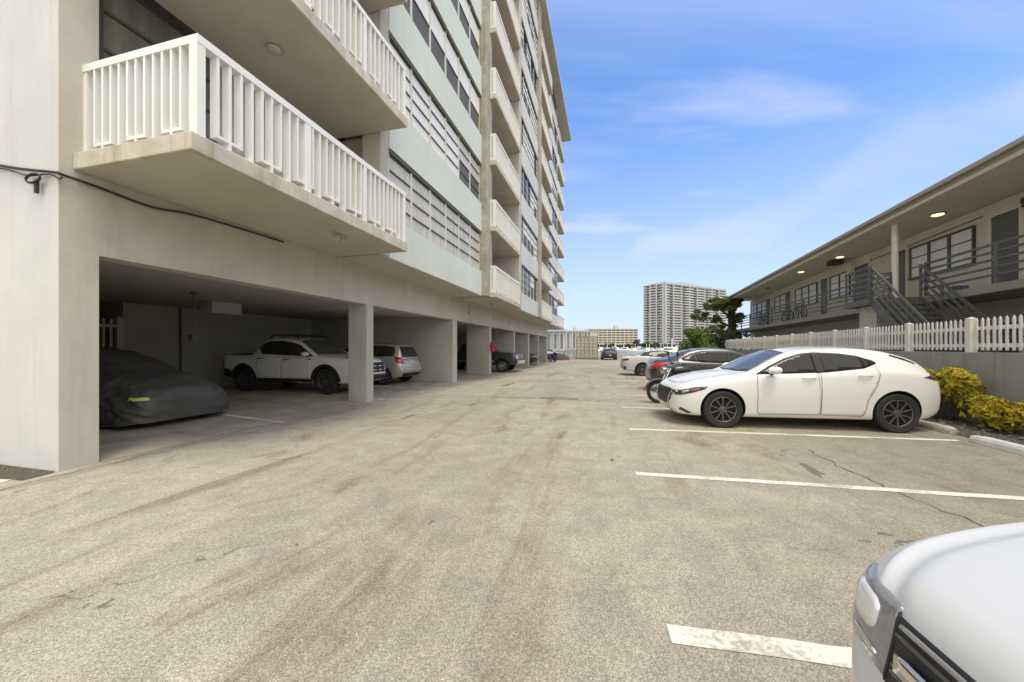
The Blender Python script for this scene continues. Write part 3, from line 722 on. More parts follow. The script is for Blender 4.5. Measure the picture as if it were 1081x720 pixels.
for k in range(nst):
    q = (k+.5)/nst; s = top[0] + (low[0]-top[0])*q; z = top[1] + (low[1]-top[1])*(k+1)/nst
    st.box(.58, 1.62, s-.14, s+.14, z-.04, z); st.box(.58, 1.62, s+.12, s+.14, z, z+.13)
str_ = st.build('stair', M['dark_steel'], mot)
for x in (.53, 1.67):
    b = MB(); b.beam((x, top[0], top[1]-.06), (x, low[0], low[1]-.06), .05, .24); b.build('stringer', M['dark_steel'], str_)
    b = MB()
    for h, th in ((.95, .06), (.74, .045), (.53, .045), (.32, .045)): b.beam((x, top[0], top[1]+h), (x, low[0], low[1]+h), .04, th)
    for q in (0, .33, .66, 1.0):
        s = top[0] + (low[0]-top[0])*q; z = top[1] + (low[1]-top[1])*q; b.box(x-.025, x+.025, s-.025, s+.025, z-.05, z+.98)
    b.build('stair_railing', M['dark_steel'], str_)
b = MB(); b.box(.5, 1.7, 1.8, 2.94, .83, .95); b.build('lower_landing', M['dark_steel'], str_)
b = MB()
for h in (.95, .74, .53, .32): b.box(.51, .55, 1.8, 2.94, .95+h-.02, .95+h+.02); b.box(.55, 1.7, 1.8, 1.84, .95+h-.02, .95+h+.02)
for s in (1.82, 2.92): b.box(.505, .555, s-.025, s+.025, .95, 1.93)
b.build('landing_railing', M['dark_steel'], str_)
# soffit lamps: three are lit
for s, x, m in ((5.85, 2.35, 'lit'), (12.8, 2.6, 'lamp_off'), (14.6, 2.05, 'lit'), (11.3, 2.3, 'lit'), (20.5, 2.3, 'lamp_off'), (25.0, 2.3, 'lamp_off'), (-1.0, 2.4, 'lamp_off')):
    b = MB(); b.lathe([(.17, 5.47), (.17, 5.44), (.0, 5.44)], 24, 0, 'z'); b.v = [(v[0]+x, v[1]+s, v[2]) for v in b.v]; o = b.build('ceiling_light', M['frame_dark'], mot)
    b = MB(); b.lathe([(.14, 5.439), (.14, 5.415), (.09, 5.395), (.0, 5.39)], 24, 0, 'z'); b.v = [(v[0]+x, v[1]+s, v[2]) for v in b.v]; b.build('lamp_disc', M[m], o, smooth=True)
for s in (5.0, 8.5):
    b = MB(); b.lathe([(.15, 2.75), (.15, 2.72), (.0, 2.70)], 20, 0, 'z'); b.v = [(v[0]+2.3, v[1]+s, v[2]) for v in b.v]; b.build('ceiling_light', M['lamp_off'], mot)
b = MB(); b.box(2.3, 2.75, 12.0, 12.5, 5.28, 5.469); b.box(2.36, 2.69, 11.9, 11.99, 5.3, 5.4); b.build('vent_box', mat('rusty', (.10, .06, .045), .8, .4, 6), mot)
mp_('meter_box', M['motel_trim'], [(3.02, 3.197, 12.1, 12.4, 4.75, 5.3)])
b = MB(); b.tube([(3.17, 5.6, 5.2), (3.17, 8.8, 5.14), (3.17, 12.0, 5.14)], .012, 6); b.build('wall_cable', M['cable'], mot)
b = MB(); b.box(3.05, 3.197, 4.15, 4.32, 5.1, 5.25); b.tube([(3.1, 4.2, 5.1), (3.0, 4.2, 5.0)], .03, 8); b.build('wall_lamp', M['frame_dark'], mot)
# blue cool box on the walkway
o = thing('cool_box', BR(4.55, 2.0, 2.95), -BE, 'small blue cool box on the upper walkway by the nearest door', 'cool box')
b = MB(); b.box(-.12, .12, -.17, .17, 0, .15); b.build('box', mat('blue', (.06, .13, .24), .4), o, bevel=.02); b = MB(); b.box(-.125, .125, -.175, .175, .151, .18); b.build('lid', M['boat_white'], o, bevel=.015)
# bicycles and chairs kept on the far walkway
def bicycle(s, x, col, label):
    o = thing('bicycle', BR(s, x, 2.95), -BE, label, 'bicycle', 'bicycles on the upper walkway')
    for y in (-.5, .5):
        b = MB(); b.tube([(0, y + .32*math.cos(a), .33 + .32*math.sin(a)) for a in [6.283*k/22 for k in range(22)]], .022, 6, 0, True)
        for k in range(8): a = 6.283*k/8; b.tube([(0, y, .33), (0, y + .3*math.cos(a), .33 + .3*math.sin(a))], .004, 4)
        b.build('wheel', M['rubber'], o)
    b = MB()
    for p, q in (((0, -.5, .33), (0, -.12, .28)), ((0, -.12, .28), (0, .36, .78)), ((0, -.12, .28), (0, -.24, .82)), ((0, -.24, .76), (0, .34, .78)), ((0, -.5, .33), (0, -.24, .76)), ((0, .5, .33), (0, .36, .86))): b.tube([p, q], .018, 6)
    b.build('frame', col, o)
    b = MB(); b.tube([(-.26, .30, .95), (0, .36, .92), (.26, .30, .95)], .014, 6); b.build('handlebar', M['frame_dark'], o)
    b = MB(); b.box(-.07, .07, -.36, -.12, .84, .89); b.build('saddle', M['plastic_black'], o, bevel=.02)
bicycle(15.0, 2.15, M['frame_dark'], 'black bicycle on the upper walkway before the second three-light window')
bicycle(17.2, 2.3, M['dark_steel'], 'grey bicycle parked on the upper walkway past the middle door')
bicycle(21.0, 2.2, M['frame_dark'], 'dark bicycle farthest along the upper walkway')

# ------------------------------------------------------------------ boundary wall and picket fence
wl = MB(); wl.box(-.10, .10, -9, 36, -.06, 1.37); wo = wl.build('boundary_wall', M['wall_grey'], None, F0, (0, 0, -BE), bevel=.008)
tag(wo, 'low grey rendered wall between the parking spaces and the motel', 'wall')
fe = thing('picket_fence', F0, -BE, 'white wooden picket fence standing on the grey wall', 'fence')
postm = MB(); postm.box(-.055, .055, -.055, .055, 1.37, 2.02); postm.add([(-.064, -.064, 2.02), (.064, -.064, 2.02), (.064, .064, 2.02), (-.064, .064, 2.02), (0, 0, 2.06)], [(0, 3, 2, 1), (0, 1, 4), (1, 2, 4), (2, 3, 4), (3, 0, 4)])
pp = postm.build('post', M['fence_white'], fe)
pan = MB(); PW = 1.735; npk = 13
for k in range(npk):
    y = .062 + (PW-.124)*(k+.5)/npk; jj = (((k*37) % 11) - 5)*.0012
    pan.box(-.014, .010, y-.019+jj, y+.019+jj, 1.41, 1.985); pan.add([(-.014, y-.019+jj, 1.985), (.010, y-.019+jj, 1.985), (.010, y+.019+jj, 1.985), (-.014, y+.019+jj, 1.985), (-.002, y+jj, 2.035)], [(0, 1, 4), (1, 2, 4), (2, 3, 4), (3, 0, 4)])
for z in (1.50, 1.83): pan.box(.011, .045, .062, PW-.062, z-.035, z+.035)
po = pan.build('picket_panel', M['fence_white'], fe)
k0 = -4
for k in range(k0, 20):
    s = 1.04 + PW*k
    a = pp if k == k0 else pp.copy(); c = po if k == k0 else po.copy()
    for q in (a, c):
        if k != k0: COL.objects.link(q); q.parent = fe
        q.location = (0, s, 0)
# ------------------------------------------------------------------ vehicles: lofted bodies, details laid onto the body surface
def pchip(pts):
    pts = sorted(pts); xs = [p[0] for p in pts]; ys = [p[1] for p in pts]; n = len(xs)
    h = [xs[i+1]-xs[i] for i in range(n-1)]; d = [(ys[i+1]-ys[i])/h[i] for i in range(n-1)]
    m = [d[0]] + [0]*(n-2) + [d[-1]]
    for i in range(1, n-1):
        if d[i-1]*d[i] > 0: w1 = 2*h[i]+h[i-1]; w2 = h[i]+2*h[i-1]; m[i] = (w1+w2)/(w1/d[i-1]+w2/d[i])
    def f(x):
        if x <= xs[0]: return ys[0]
        if x >= xs[-1]: return ys[-1]
        i = 0
        while xs[i+1] < x: i += 1
        t = (x-xs[i])/h[i]; t2, t3 = t*t, t**3
        return (2*t3-3*t2+1)*ys[i] + (t3-2*t2+t)*h[i]*m[i] + (-2*t3+3*t2)*ys[i+1] + (t3-t2)*h[i]*m[i+1]
    return f
def chaikin(p, it=2):
    for _ in range(it):
        q = [p[0]]
        for i in range(len(p)-1):
            a, b = p[i], p[i+1]
            q += [(a[0]*.75+b[0]*.25, a[1]*.75+b[1]*.25), (a[0]*.25+b[0]*.75, a[1]*.25+b[1]*.75)]
        q.append(p[-1]); p = q
    return p
def body_mesh(sp):
    top, bot, belt, w, wr = [pchip(sp[k]) for k in ('top', 'bot', 'belt', 'w', 'wr')]
    xr, xf = sp['top'][-1][0], sp['top'][0][0]
    xr, xf = min(xr, xf), max(xr, xf)
    L = xf - xr; xs = []
    N = 84
    for i in range(N+1):
        t = i/N; t2 = .5 - .5*math.cos(math.pi*t); xs.append(xr + L*(.45*t + .55*t2))
    rings = []; tum = sp.get('crease', .012)
    for x in xs:
        b, hs, tp, ww, rw = bot(x), belt(x), top(x), w(x), wr(x); hs = min(hs, tp-.02); g = tp - hs; hh = hs - b
        half = [(0, b), (.5*ww, b), (.86*ww, b+.005), (.955*ww, b+.05), (.982*ww, b+.30*hh), (ww, b+.52*hh), (ww*.998, b+.70*hh), (ww*.985, hs-.10*hh), (ww*.968, hs-.035*hh), (ww*.945, hs-.004),
                (max(rw, .0) + (ww*.93-rw)*.50, hs + g*.5), (rw + .015, tp - .16*g), (rw - .03, tp - .06*g), (rw - .14*min(1, rw/.5), tp - .012), (.5*rw, tp), (0, tp + sp.get('crown', .012))]
        if sp.get('hoodstep'): half[11:] = [(rw + .02, tp - .34*g), (rw - .012, tp - .024), (rw - .032, tp - .022), (rw - .058, tp - .003), (rw - .10, tp + .003), (.5*rw, tp + .008), (0, tp + sp.get('crown', .012))]
        half = chaikin(half, sp.get('smooth', 2))
        ring = [(x, y, z) for y, z in half] + [(x, -y, z) for y, z in reversed(half[1:-1])]
        rings.append(ring)
    n = len(rings[0]); b = MB()
    for r in rings: b.v += r
    for i in range(len(rings)-1):
        for k in range(n): b.f.append((i*n+k, i*n+(k+1) % n, (i+1)*n+(k+1) % n, (i+1)*n+k)); b.m.append(0)
    b.f.append(tuple(range(n))); b.m.append(0); b.f.append(tuple((len(rings)-1)*n+k for k in reversed(range(n)))); b.m.append(0)
    return b
def inside(p, poly):
    x, y = p; c = False; n = len(poly)
    for i in range(n):
        (x1, y1), (x2, y2) = poly[i], poly[(i+1) % n]
        if (y1 > y) != (y2 > y) and x < (x2-x1)*(y-y1)/(y2-y1)+x1: c = not c
    return c
def resample(poly, step):
    o = []
    for i in range(len(poly)):
        a, b = poly[i], poly[(i+1) % len(poly)]; L = math.hypot(b[0]-a[0], b[1]-a[1]); n = max(1, int(math.ceil(L/step)))
        o += [(a[0]+(b[0]-a[0])*k/n, a[1]+(b[1]-a[1])*k/n) for k in range(n)]
    return o
def roundpoly(poly, it=2): 
    for _ in range(it):
        q = []
        for i in range(len(poly)):
            a, b = poly[i], poly[(i+1) % len(poly)]; q += [(a[0]*.82+b[0]*.18, a[1]*.82+b[1]*.18), (a[0]*.18+b[0]*.82, a[1]*.18+b[1]*.82)]
        poly = q
    return poly
def offset(poly, d):
    n = len(poly); ar = sum(poly[i][0]*poly[(i+1) % n][1]-poly[(i+1) % n][0]*poly[i][1] for i in range(n)); sg = 1 if ar > 0 else -1; o = []
    for i in range(n):
        p, q, r = Vector(poly[i-1]), Vector(poly[i]), Vector(poly[(i+1) % n]); e1 = (q-p).normalized(); e2 = (r-q).normalized()
        n1 = Vector((e1.y, -e1.x))*sg; n2 = Vector((e2.y, -e2.x))*sg; m_ = (n1+n2); m_ = m_.normalized() if m_.length > 1e-5 else n1
        c = max(.5, m_.dot(n1)); v = q + m_*d/c; o.append((v.x, v.y))
    return o
class Shell:
    def __init__(s, b): s.t = BVHTree.FromPolygons([Vector(v) for v in b.v], b.f)
    def hit(s, axis, p):
        if axis in ('l', 'r'): sg = 1 if axis == 'l' else -1; o = Vector((p[0], 5*sg, p[1])); d = Vector((0, -sg, 0))
        elif axis in ('f', 'b'): sg = 1 if axis == 'f' else -1; o = Vector((9*sg, p[0], p[1])); d = Vector((-sg, 0, 0))
        else: o = Vector((p[0], p[1], 6)); d = Vector((0, 0, -1))
        h = s.t.ray_cast(o, d); return h[0], h[1], d
    def patch(s, mb, poly, axis, off=.004, step=.06, m=0, skirt=.012, rnd_=0):
        if rnd_: poly = roundpoly(poly, rnd_)
        pl = resample(poly, step); n = len(pl); pts = list(pl)
        x0, x1 = min(p[0] for p in pl), max(p[0] for p in pl); y0, y1 = min(p[1] for p in pl), max(p[1] for p in pl)
        i = x0 + step
        inner = offset(pl, -step*.45)
        while i < x1:
            j = y0 + step
            while j < y1:
                if inside((i, j), pl) and min((i-a)**2+(j-c)**2 for a, c in pl) > (step*.4)**2: pts.append((i, j))
                j += step
            i += step
        r = delaunay_2d_cdt([Vector(p) for p in pts], [(k, (k+1) % n) for k in range(n)], [], 1, 1e-5)
        vs, fs = r[0], r[2]; P = []
        for v in vs:
            h, nn, d = s.hit(axis, (v.x, v.y))
            if h is None: P.append(None); continue
            if nn.dot(d) > 0: nn = -nn
            P.append(h + (nn*.6 - d*.4).normalized()*off)
        if any(p is None for p in P):
            fs = [f for f in fs if all(P[k] is not None for k in f)]; P = [p if p is not None else Vector((0, 0, .3)) for p in P]
            used = sorted(set(k for f in fs for k in f)); mp2 = {k: q for q, k in enumerate(used)}; P = [P[k] for k in used]; fs = [tuple(mp2[k] for k in f) for f in fs]
        if not fs: return mb
        dvec = {'l': Vector((0,-1,0)), 'r': Vector((0,1,0)), 'f': Vector((-1,0,0)), 'b': Vector((1,0,0)), 't': Vector((0,0,-1))}[axis]
        ec = {}
        for f in fs:
            for k in range(len(f)):
                e = (f[k], f[(k+1) % len(f)]); ec[tuple(sorted(e))] = ec.get(tuple(sorted(e)), []) + [e]
        base = len(P); vv = list(P); low = {}
        ff = [tuple(f) for f in fs]
        for key, es in ec.items():
            if len(es) == 1:
                a, c = es[0]
                for q in (a, c):
                    if q not in low: low[q] = len(vv); vv.append(P[q] + dvec*skirt)
                ff.append((c, a, low[a], low[c]))
        mb.add(vv, ff, m); return mb
def mirror(poly): return [(-y, z) for y, z in poly]
def wheel_parts(root, pos, r, wd, style, rimm, right, rr):
    b = MB(); h = wd/2
    b.lathe([(rr*.98, -h*.75), (r*.93, -h), (r*.985, -h*.86), (r, -h*.55), (r, h*.55), (r*.985, h*.86), (r*.93, h), (rr*1.04, h*.92), (rr, h*.78), (rr, h*.3), (.02, h*.3)], 44)
    w = b.build('wheel', M['rubber'], root, pos, (0, 0, math.pi if right else 0), smooth=True, sharp=35)
    b = MB(); b.lathe([(rr*.99, h*.32), (rr*.99, h*.86), (rr*.95, h*.90), (rr*.91, h*.84), (rr*.90, h*.5)], 40, 0, 'y', False); b.lathe([(rr*.90, h*.5), (rr*.88, h*.36), (rr*.3, h*.31), (.001, h*.31)], 40, 1, 'y', False)
    b.lathe([(rr*.24, h*.33), (rr*.24, h*.78), (rr*.17, h*.84), (0.001, h*.84)], 20, 0)
    if style == 'twin':           # five double spokes
        for k in range(10):
            a = 2*math.pi*(k//2)/5 + (.20 if k % 2 else -.20); a2 = 2*math.pi*(k//2)/5 + (.30 if k % 2 else -.30)
            p = Vector((math.cos(a)*rr*.2, h*.70, math.sin(a)*rr*.2)); q = Vector((math.cos(a2)*rr*.93, h*.78, math.sin(a2)*rr*.93)); b.beam(p, q, rr*.105, h*.2, 0, Vector((0, 1, 0)))
    elif style == 'ring':         # blocky spokes with openings (off-road look)
        for k in range(6):
            a = 2*math.pi*k/6
            for da in (-.2, .2):
                p = Vector((math.cos(a+da)*rr*.22, h*.7, math.sin(a+da)*rr*.22)); q = Vector((math.cos(a+da*.8)*rr*.92, h*.8, math.sin(a+da*.8)*rr*.92)); b.beam(p, q, rr*.10, h*.2, 0, Vector((0, 1, 0)))
            p = Vector((math.cos(a+.2)*rr*.62, h*.76, math.sin(a+.2)*rr*.62)); q = Vector((math.cos(a+.85)*rr*.62, h*.76, math.sin(a+.85)*rr*.62)); b.beam(p, q, rr*.08, h*.2, 0, Vector((0, 1, 0)))
    else:
        for k in range(7):
            a = 2*math.pi*k/7; p = Vector((math.cos(a)*rr*.2, h*.7, math.sin(a)*rr*.2)); q = Vector((math.cos(a)*rr*.93, h*.78, math.sin(a)*rr*.93)); b.beam(p, q, rr*.22, h*.2, 0, Vector((0, 1, 0)))
    b.build('rim', [rimm, M['gap']], w, smooth=True, sharp=30)
    return w
CUT = {}
def make_car(sp, name, label, cat, loc, heading, scale=1.0, group=None):
    root = thing(name, loc, heading, label, cat, group); root.scale = (scale,)*3
    paint = M[sp['paint']]; bm_ = body_mesh(sp); sh_ = Shell(bm_)
    ob = bm_.build('body', [paint, M['gap']], root, smooth=True, sharp=50)
    r, wd, rr = sp['tyre']; wx = sp['wheels']; hw = sp['track']
    # wheel openings
    cm = MB(); w_ = pchip(sp['w'])
    for x in wx:
        for sg in (1, -1):
            c = MB(); R_ = r + sp.get('archgap', .05); y0, y1 = hw - .30, w_(x) + .15; prof = [(R_, y0), (R_, y1)]
            c.lathe(prof, 48); cm.add([(v[0]+x, v[1]*sg, v[2]+r+.01) for v in c.v], c.f, 0)
    co = cm.build('wheel_cutter', [M['gap']], root)
    md = ob.modifiers.new('arch', 'BOOLEAN'); md.object = co; md.operation = 'DIFFERENCE'; md.solver = 'EXACT'; md.material_mode = 'TRANSFER'
    dg = bpy.context.evaluated_depsgraph_get(); dg.update()
    ev = ob.evaluated_get(dg); me = bpy.data.meshes.new_from_object(ev, preserve_all_data_layers=True, depsgraph=dg)
    ob.modifiers.clear(); ob.data = me
    bpy.data.objects.remove(co, do_unlink=True)
    b2 = bmesh.new(); b2.from_mesh(me)
    for e in b2.edges: e.smooth = not (len(e.link_faces) == 2 and e.calc_face_angle(0) > R(42))
    for f in b2.faces: f.smooth = True
    b2.to_mesh(me); b2.free()
    for x in wx:
        for sg in (1, -1): wheel_parts(root, (x, sg*(hw - wd/2 + .01), r), r, wd, sp.get('rim', 'seven'), M[sp.get('rimmat', 'rim_alloy')], sg < 0, rr)
    def det(nm, mats, polys, par=ob, label_=None, off=.004, step=.06, rnd_=0, skirt=.012):
        b = MB()
        for q in polys:
            poly, ax = q[0], q[1]; m = q[2] if len(q) > 2 else 0; of = q[3] if len(q) > 3 else off
            sh_.patch(b, poly, ax, of, step, m, skirt, rnd_)
        if not b.f: return None
        o = b.build(nm, mats, root if par is ob else par, smooth=True, sharp=50, fix=False)
        if label_: o['label'] = label_
        return o
    # doors: dark shut line below, painted skin above
    for dp in sp.get('doors', []):
        for ax in ('l', 'r'):
            d = det('door', [M['gap'], paint], [(offset(dp, .0035), ax, 0, .0035), (offset(dp, -.0015), ax, 1, .0050)], step=.045, skirt=.004)
    if sp.get('rocker'):
        for ax in ('l', 'r'): det('sill_trim', [M['plastic_black']], [(sp['rocker'], ax)], off=.010, step=.05)
    if sp.get('dlo'):
        for ax in ('l', 'r'):
            fr = det('window_trim', [M['plastic_black']], [(sp['dlo'], ax)], off=.010, step=.035)
            for wp in sp['glass']: det('side_window', [M['glass_car']], [(wp, ax)], off=.014, step=.04)
    else:
        for wp in sp['glass']:
            for ax in ('l', 'r'): det('side_window', [M['glass_car']], [(wp, ax)], off=.010, step=.05)
    if sp.get('screen'): det('windscreen', [M['plastic_black'], M['glass_wind']], [(offset(sp['screen'], .02), 't', 0, .006), (sp['screen'], 't', 1, .009)], step=.07)
    if sp.get('rear_glass'): det('rear_window', [M['plastic_black'], M['glass_car']], [(offset(sp['rear_glass'][0], .02), sp['rear_glass'][1], 0, .006), (sp['rear_glass'][0], sp['rear_glass'][1], 1, .009)], step=.07)
    for nm, mk, polys, of in sp.get('decor', []):
        det(nm, [M[k] for k in (mk if isinstance(mk, (list, tuple)) else [mk])], polys, off=of, step=sp.get('dstep', .05))
    if sp.get('hoodline'): 
        det('bonnet', [M['gap'], paint], [(offset(sp['hoodline'], .006), 't', 0, .003), (sp['hoodline'], 't', 1, .0065)], step=.07, skirt=.004)
    if sp.get('hoodpanel'): det('bonnet', [paint], [(sp['hoodpanel'], 't')], off=.010, step=.03, skirt=.012)
    for hx, hz in sp.get('handles', []):
        for ax, sg in (('l', 1), ('r', -1)):
            h, nn, d = sh_.hit(ax, (hx, hz))
            b = MB(); n = 8; b.tube(smooth_pts([(hx-.10, h.y+sg*.005, hz), (hx-.07, h.y+sg*.032, hz+.004), (hx+.07, h.y+sg*.034, hz+.004), (hx+.10, h.y+sg*.005, hz)], 4), .013, 8)
            b.build('door_handle', M[sp.get('handlemat', sp['paint'])], root, smooth=True)
    if sp.get('mirror'):
        mx, mz = sp['mirror']
        for ax, sg in (('l', 1), ('r', -1)):
            h, nn, d = sh_.hit(ax, (mx, mz)); y = h.y
            b = MB(); ring = []; prof = [(-.085, .35), (-.07, .8), (-.02, 1.0), (.04, .95), (.085, .70), (.115, .35)]
            o_ = len(b.v)
            for dx, sc in prof:
                for k in range(14):
                    a = 6.283*k/14; b.v.append((mx+dx, y + sg*(.13 + .10*sc*math.cos(a)), mz + .085 + .07*sc*math.sin(a)))
            for i in range(len(prof)-1):
                for k in range(14): b.f.append((o_+i*14+k, o_+i*14+(k+1) % 14, o_+(i+1)*14+(k+1) % 14, o_+(i+1)*14+k)); b.m.append(0)
            b.f.append(tuple(o_+k for k in range(14))); b.m.append(1); b.f.append(tuple(o_+5*14+k for k in range(14))); b.m.append(0)
            o = b.build('wing_mirror', [M[sp.get('mirrormat', sp['paint'])], M['glass_dark']], root, smooth=True)
            b = MB(); b.tube([(mx, y-sg*.02, mz+.0), (mx, y+sg*.07, mz+.03)], .022, 8); b.build('stalk', M['plastic_black'], o)
    if sp.get('arch_trim'):
        for x in wx:
            for sg, ax in ((1, 'l'), (-1, 'r')):
                R1, R2 = r + sp.get('archgap', .05) - .005, r + sp.get('archgap', .05) + .075
                poly = [(x + R1*math.cos(a), r + .01 + R1*math.sin(a)) for a in [math.pi*k/24 for k in range(25)]] + [(x + R2*math.cos(a), r + .01 + R2*math.sin(a)) for a in [math.pi*(24-k)/24 for k in range(25)]]
                det('arch_trim', [M['plastic_black']], [(poly, ax)], off=.016, step=.06)
    return root, sh_, det
sq = lambda y0, y1, z0, z1: [(y0, z0), (y1, z0), (y1, z1), (y0, z1)]
both = lambda poly, ax='f': [(poly, ax), (mirror(poly), ax)]

# --- white hatchback (side-on, nose to the lane)
HATCH = dict(paint='paint_white', tyre=(.328, .22, .232), wheels=(1.3625, -1.3625), track=.885, rim='twin', rimmat='rim_dark', archgap=.045, crown=.016, smooth=3,
    top=[(2.27,.60),(2.24,.655),(2.16,.715),(2.0,.775),(1.7,.86),(1.3,.925),(.98,.965),(.82,1.03),(.5,1.205),(.16,1.362),(-.12,1.415),(-.45,1.437),(-.85,1.434),(-1.25,1.395),(-1.55,1.325),(-1.80,1.235),(-1.95,1.145),(-2.05,1.00),(-2.12,.86),(-2.17,.72),(-2.19,.62)],
    bot=[(2.27,.36),(2.22,.25),(2.1,.19),(1.7,.175),(0,.175),(-1.7,.19),(-2.0,.25),(-2.13,.33),(-2.19,.42)],
    belt=[(2.27,.55),(2.16,.655),(2.0,.715),(1.7,.785),(1.3,.86),(.75,.945),(0,.975),(-.6,1.015),(-1.0,1.045),(-1.4,1.04),(-1.8,.99),(-2.05,.88),(-2.19,.56)],
    w=[(2.27,.42),(2.255,.52),(2.2,.66),(2.08,.77),(1.9,.845),(1.6,.89),(1.3,.90),(.6,.89),(-.6,.893),(-1.3,.905),(-1.7,.875),(-1.95,.81),(-2.1,.73),(-2.17,.62),(-2.19,.52)],
    wr=[(2.27,.30),(2.1,.55),(1.7,.68),(1.0,.73),(.7,.72),(.2,.67),(-.3,.64),(-1.0,.625),(-1.5,.60),(-1.9,.55),(-2.1,.50),(-2.19,.40)],
    doors=[[(.80,.30),(.80,.93),(.74,.965),(-.17,1.0),(-.20,.60),(-.20,.27),(.76,.25)], [(-.215,.27),(-.215,1.0),(-.9,1.075),(-1.07,1.14),(-1.10,.98),(-1.05,.80),(-.92,.55),(-.88,.30),(-.84,.26)]],
    dlo=[(.80,.955),(.55,1.108),(.28,1.243),(.02,1.322),(-.2,1.345),(-.6,1.325),(-.85,1.285),(-1.07,1.205),(-1.11,1.165),(-1.05,1.135),(-.88,1.07),(-.3,1.0)],
    glass=[[(.745,.972),(.53,1.096),(.27,1.225),(.02,1.303),(-.165,1.325),(-.165,1.008)], [(-.285,1.015),(-.285,1.32),(-.6,1.308),(-.84,1.268),(-.90,1.245),(-.92,1.10),(-.86,1.082)], [(-.93,1.10),(-.91,1.24),(-1.05,1.195),(-1.085,1.168),(-1.04,1.145)]],
    screen=[(.84,-.60),(.90,-.30),(.92,0),(.90,.30),(.84,.60),(.22,.50),(.17,0),(.22,-.50)],
    rear_glass=([(-1.62,-.46),(-1.62,.46),(-1.98,.50),(-1.98,-.50)], 't'),
    handles=[(-.02,.905),(-.88,.955)], mirror=(.56,.95),
    hoodline=[(.98,-.70),(1.4,-.66),(1.95,-.50),(2.08,-.25),(2.10,0),(2.08,.25),(1.95,.50),(1.4,.66),(.98,.70),(1.0,.3),(1.02,0),(1.0,-.3)],
    decor=[('grille', 'plastic_black', [([(-.58,.60),(-.50,.46),(-.36,.36),(.36,.36),(.50,.46),(.58,.60),(.42,.655),(-.42,.655)], 'f')], .012),
           ('grille_trim', 'chrome', [([(-.54,.60),(-.36,.33),(.36,.33),(.54,.60),(.51,.62),(.34,.355),(-.34,.355),(-.51,.62)], 'f')], .014),
           ('headlight', ['lamp_dark'], [([(2.235,.635),(2.10,.655),(1.86,.715),(1.64,.735),(1.69,.69),(1.88,.625),(2.12,.56),(2.235,.555)], 'l')], .008),
           ('headlight', ['lamp_dark'], [([(2.235,.635),(2.10,.655),(1.86,.715),(1.64,.735),(1.69,.69),(1.88,.625),(2.12,.56),(2.235,.555)], 'r')], .008),
           ('marker_lamp', ['lamp_orange'], [([(1.93,.665),(1.83,.688),(1.77,.698),(1.81,.668),(1.92,.640)], 'l')], .012),
           ('lamp_lens', ['lamp_clear'], [([(2.10,.640),(1.98,.668),(1.98,.630),(2.10,.600)], 'l')], .012),
           ('tail_light', ['lamp_red_dark'], [([(-1.76,.935),(-1.95,.965),(-2.10,.955),(-2.12,.865),(-1.97,.885)], 'l')], .008),
           ('tail_light', ['lamp_red_dark'], [([(-1.76,.935),(-1.95,.965),(-2.10,.955),(-2.12,.865),(-1.97,.885)], 'r')], .008),
           ('spoiler', ['plastic_black'], [([(-1.42,1.305),(-1.62,1.245),(-1.80,1.155),(-1.76,1.15),(-1.58,1.225),(-1.40,1.285)], 'l'), ([(-1.42,1.305),(-1.62,1.245),(-1.80,1.155),(-1.76,1.15),(-1.58,1.225),(-1.40,1.285)], 'r')], .008),
           ('lower_trim', ['plastic_black'], [([(-1.78,.20),(-2.10,.30),(-2.17,.40),(-2.17,.36),(-2.08,.24),(-1.8,.17)], 'l'), ([(2.15,.30),(2.0,.235),(1.92,.25),(2.12,.34)], 'l')], .008),
           ('number_plate', ['plate'], [(sq(-.17,.17,.52,.66), 'b')], .012)])
def shorten(o):
    if isinstance(o, tuple) and len(o) == 2 and all(isinstance(q, (int, float)) for q in o): return (1.45 + (o[0]-1.45)*.88 if o[0] > 1.45 else o[0], o[1])
    if isinstance(o, list): return [shorten(q) for q in o]
    return o
for k_ in ('top', 'bot', 'belt', 'w', 'wr', 'hoodline'): HATCH[k_] = shorten(HATCH[k_])
HATCH['decor'] = [(a, b_, [((shorten(q[0]) if q[1] in 'lrt' else q[0]),) + tuple(q[1:]) for q in c], d) for a, b_, c, d in HATCH['decor']]
ha = math.atan2(.42, -2.8)
make_car(HATCH, 'hatchback', 'white five-door hatchback with dark alloy wheels, side-on between the motorcycle and the yellow bush', 'car', (5.34, 7.47, 0), ha, 1.02)

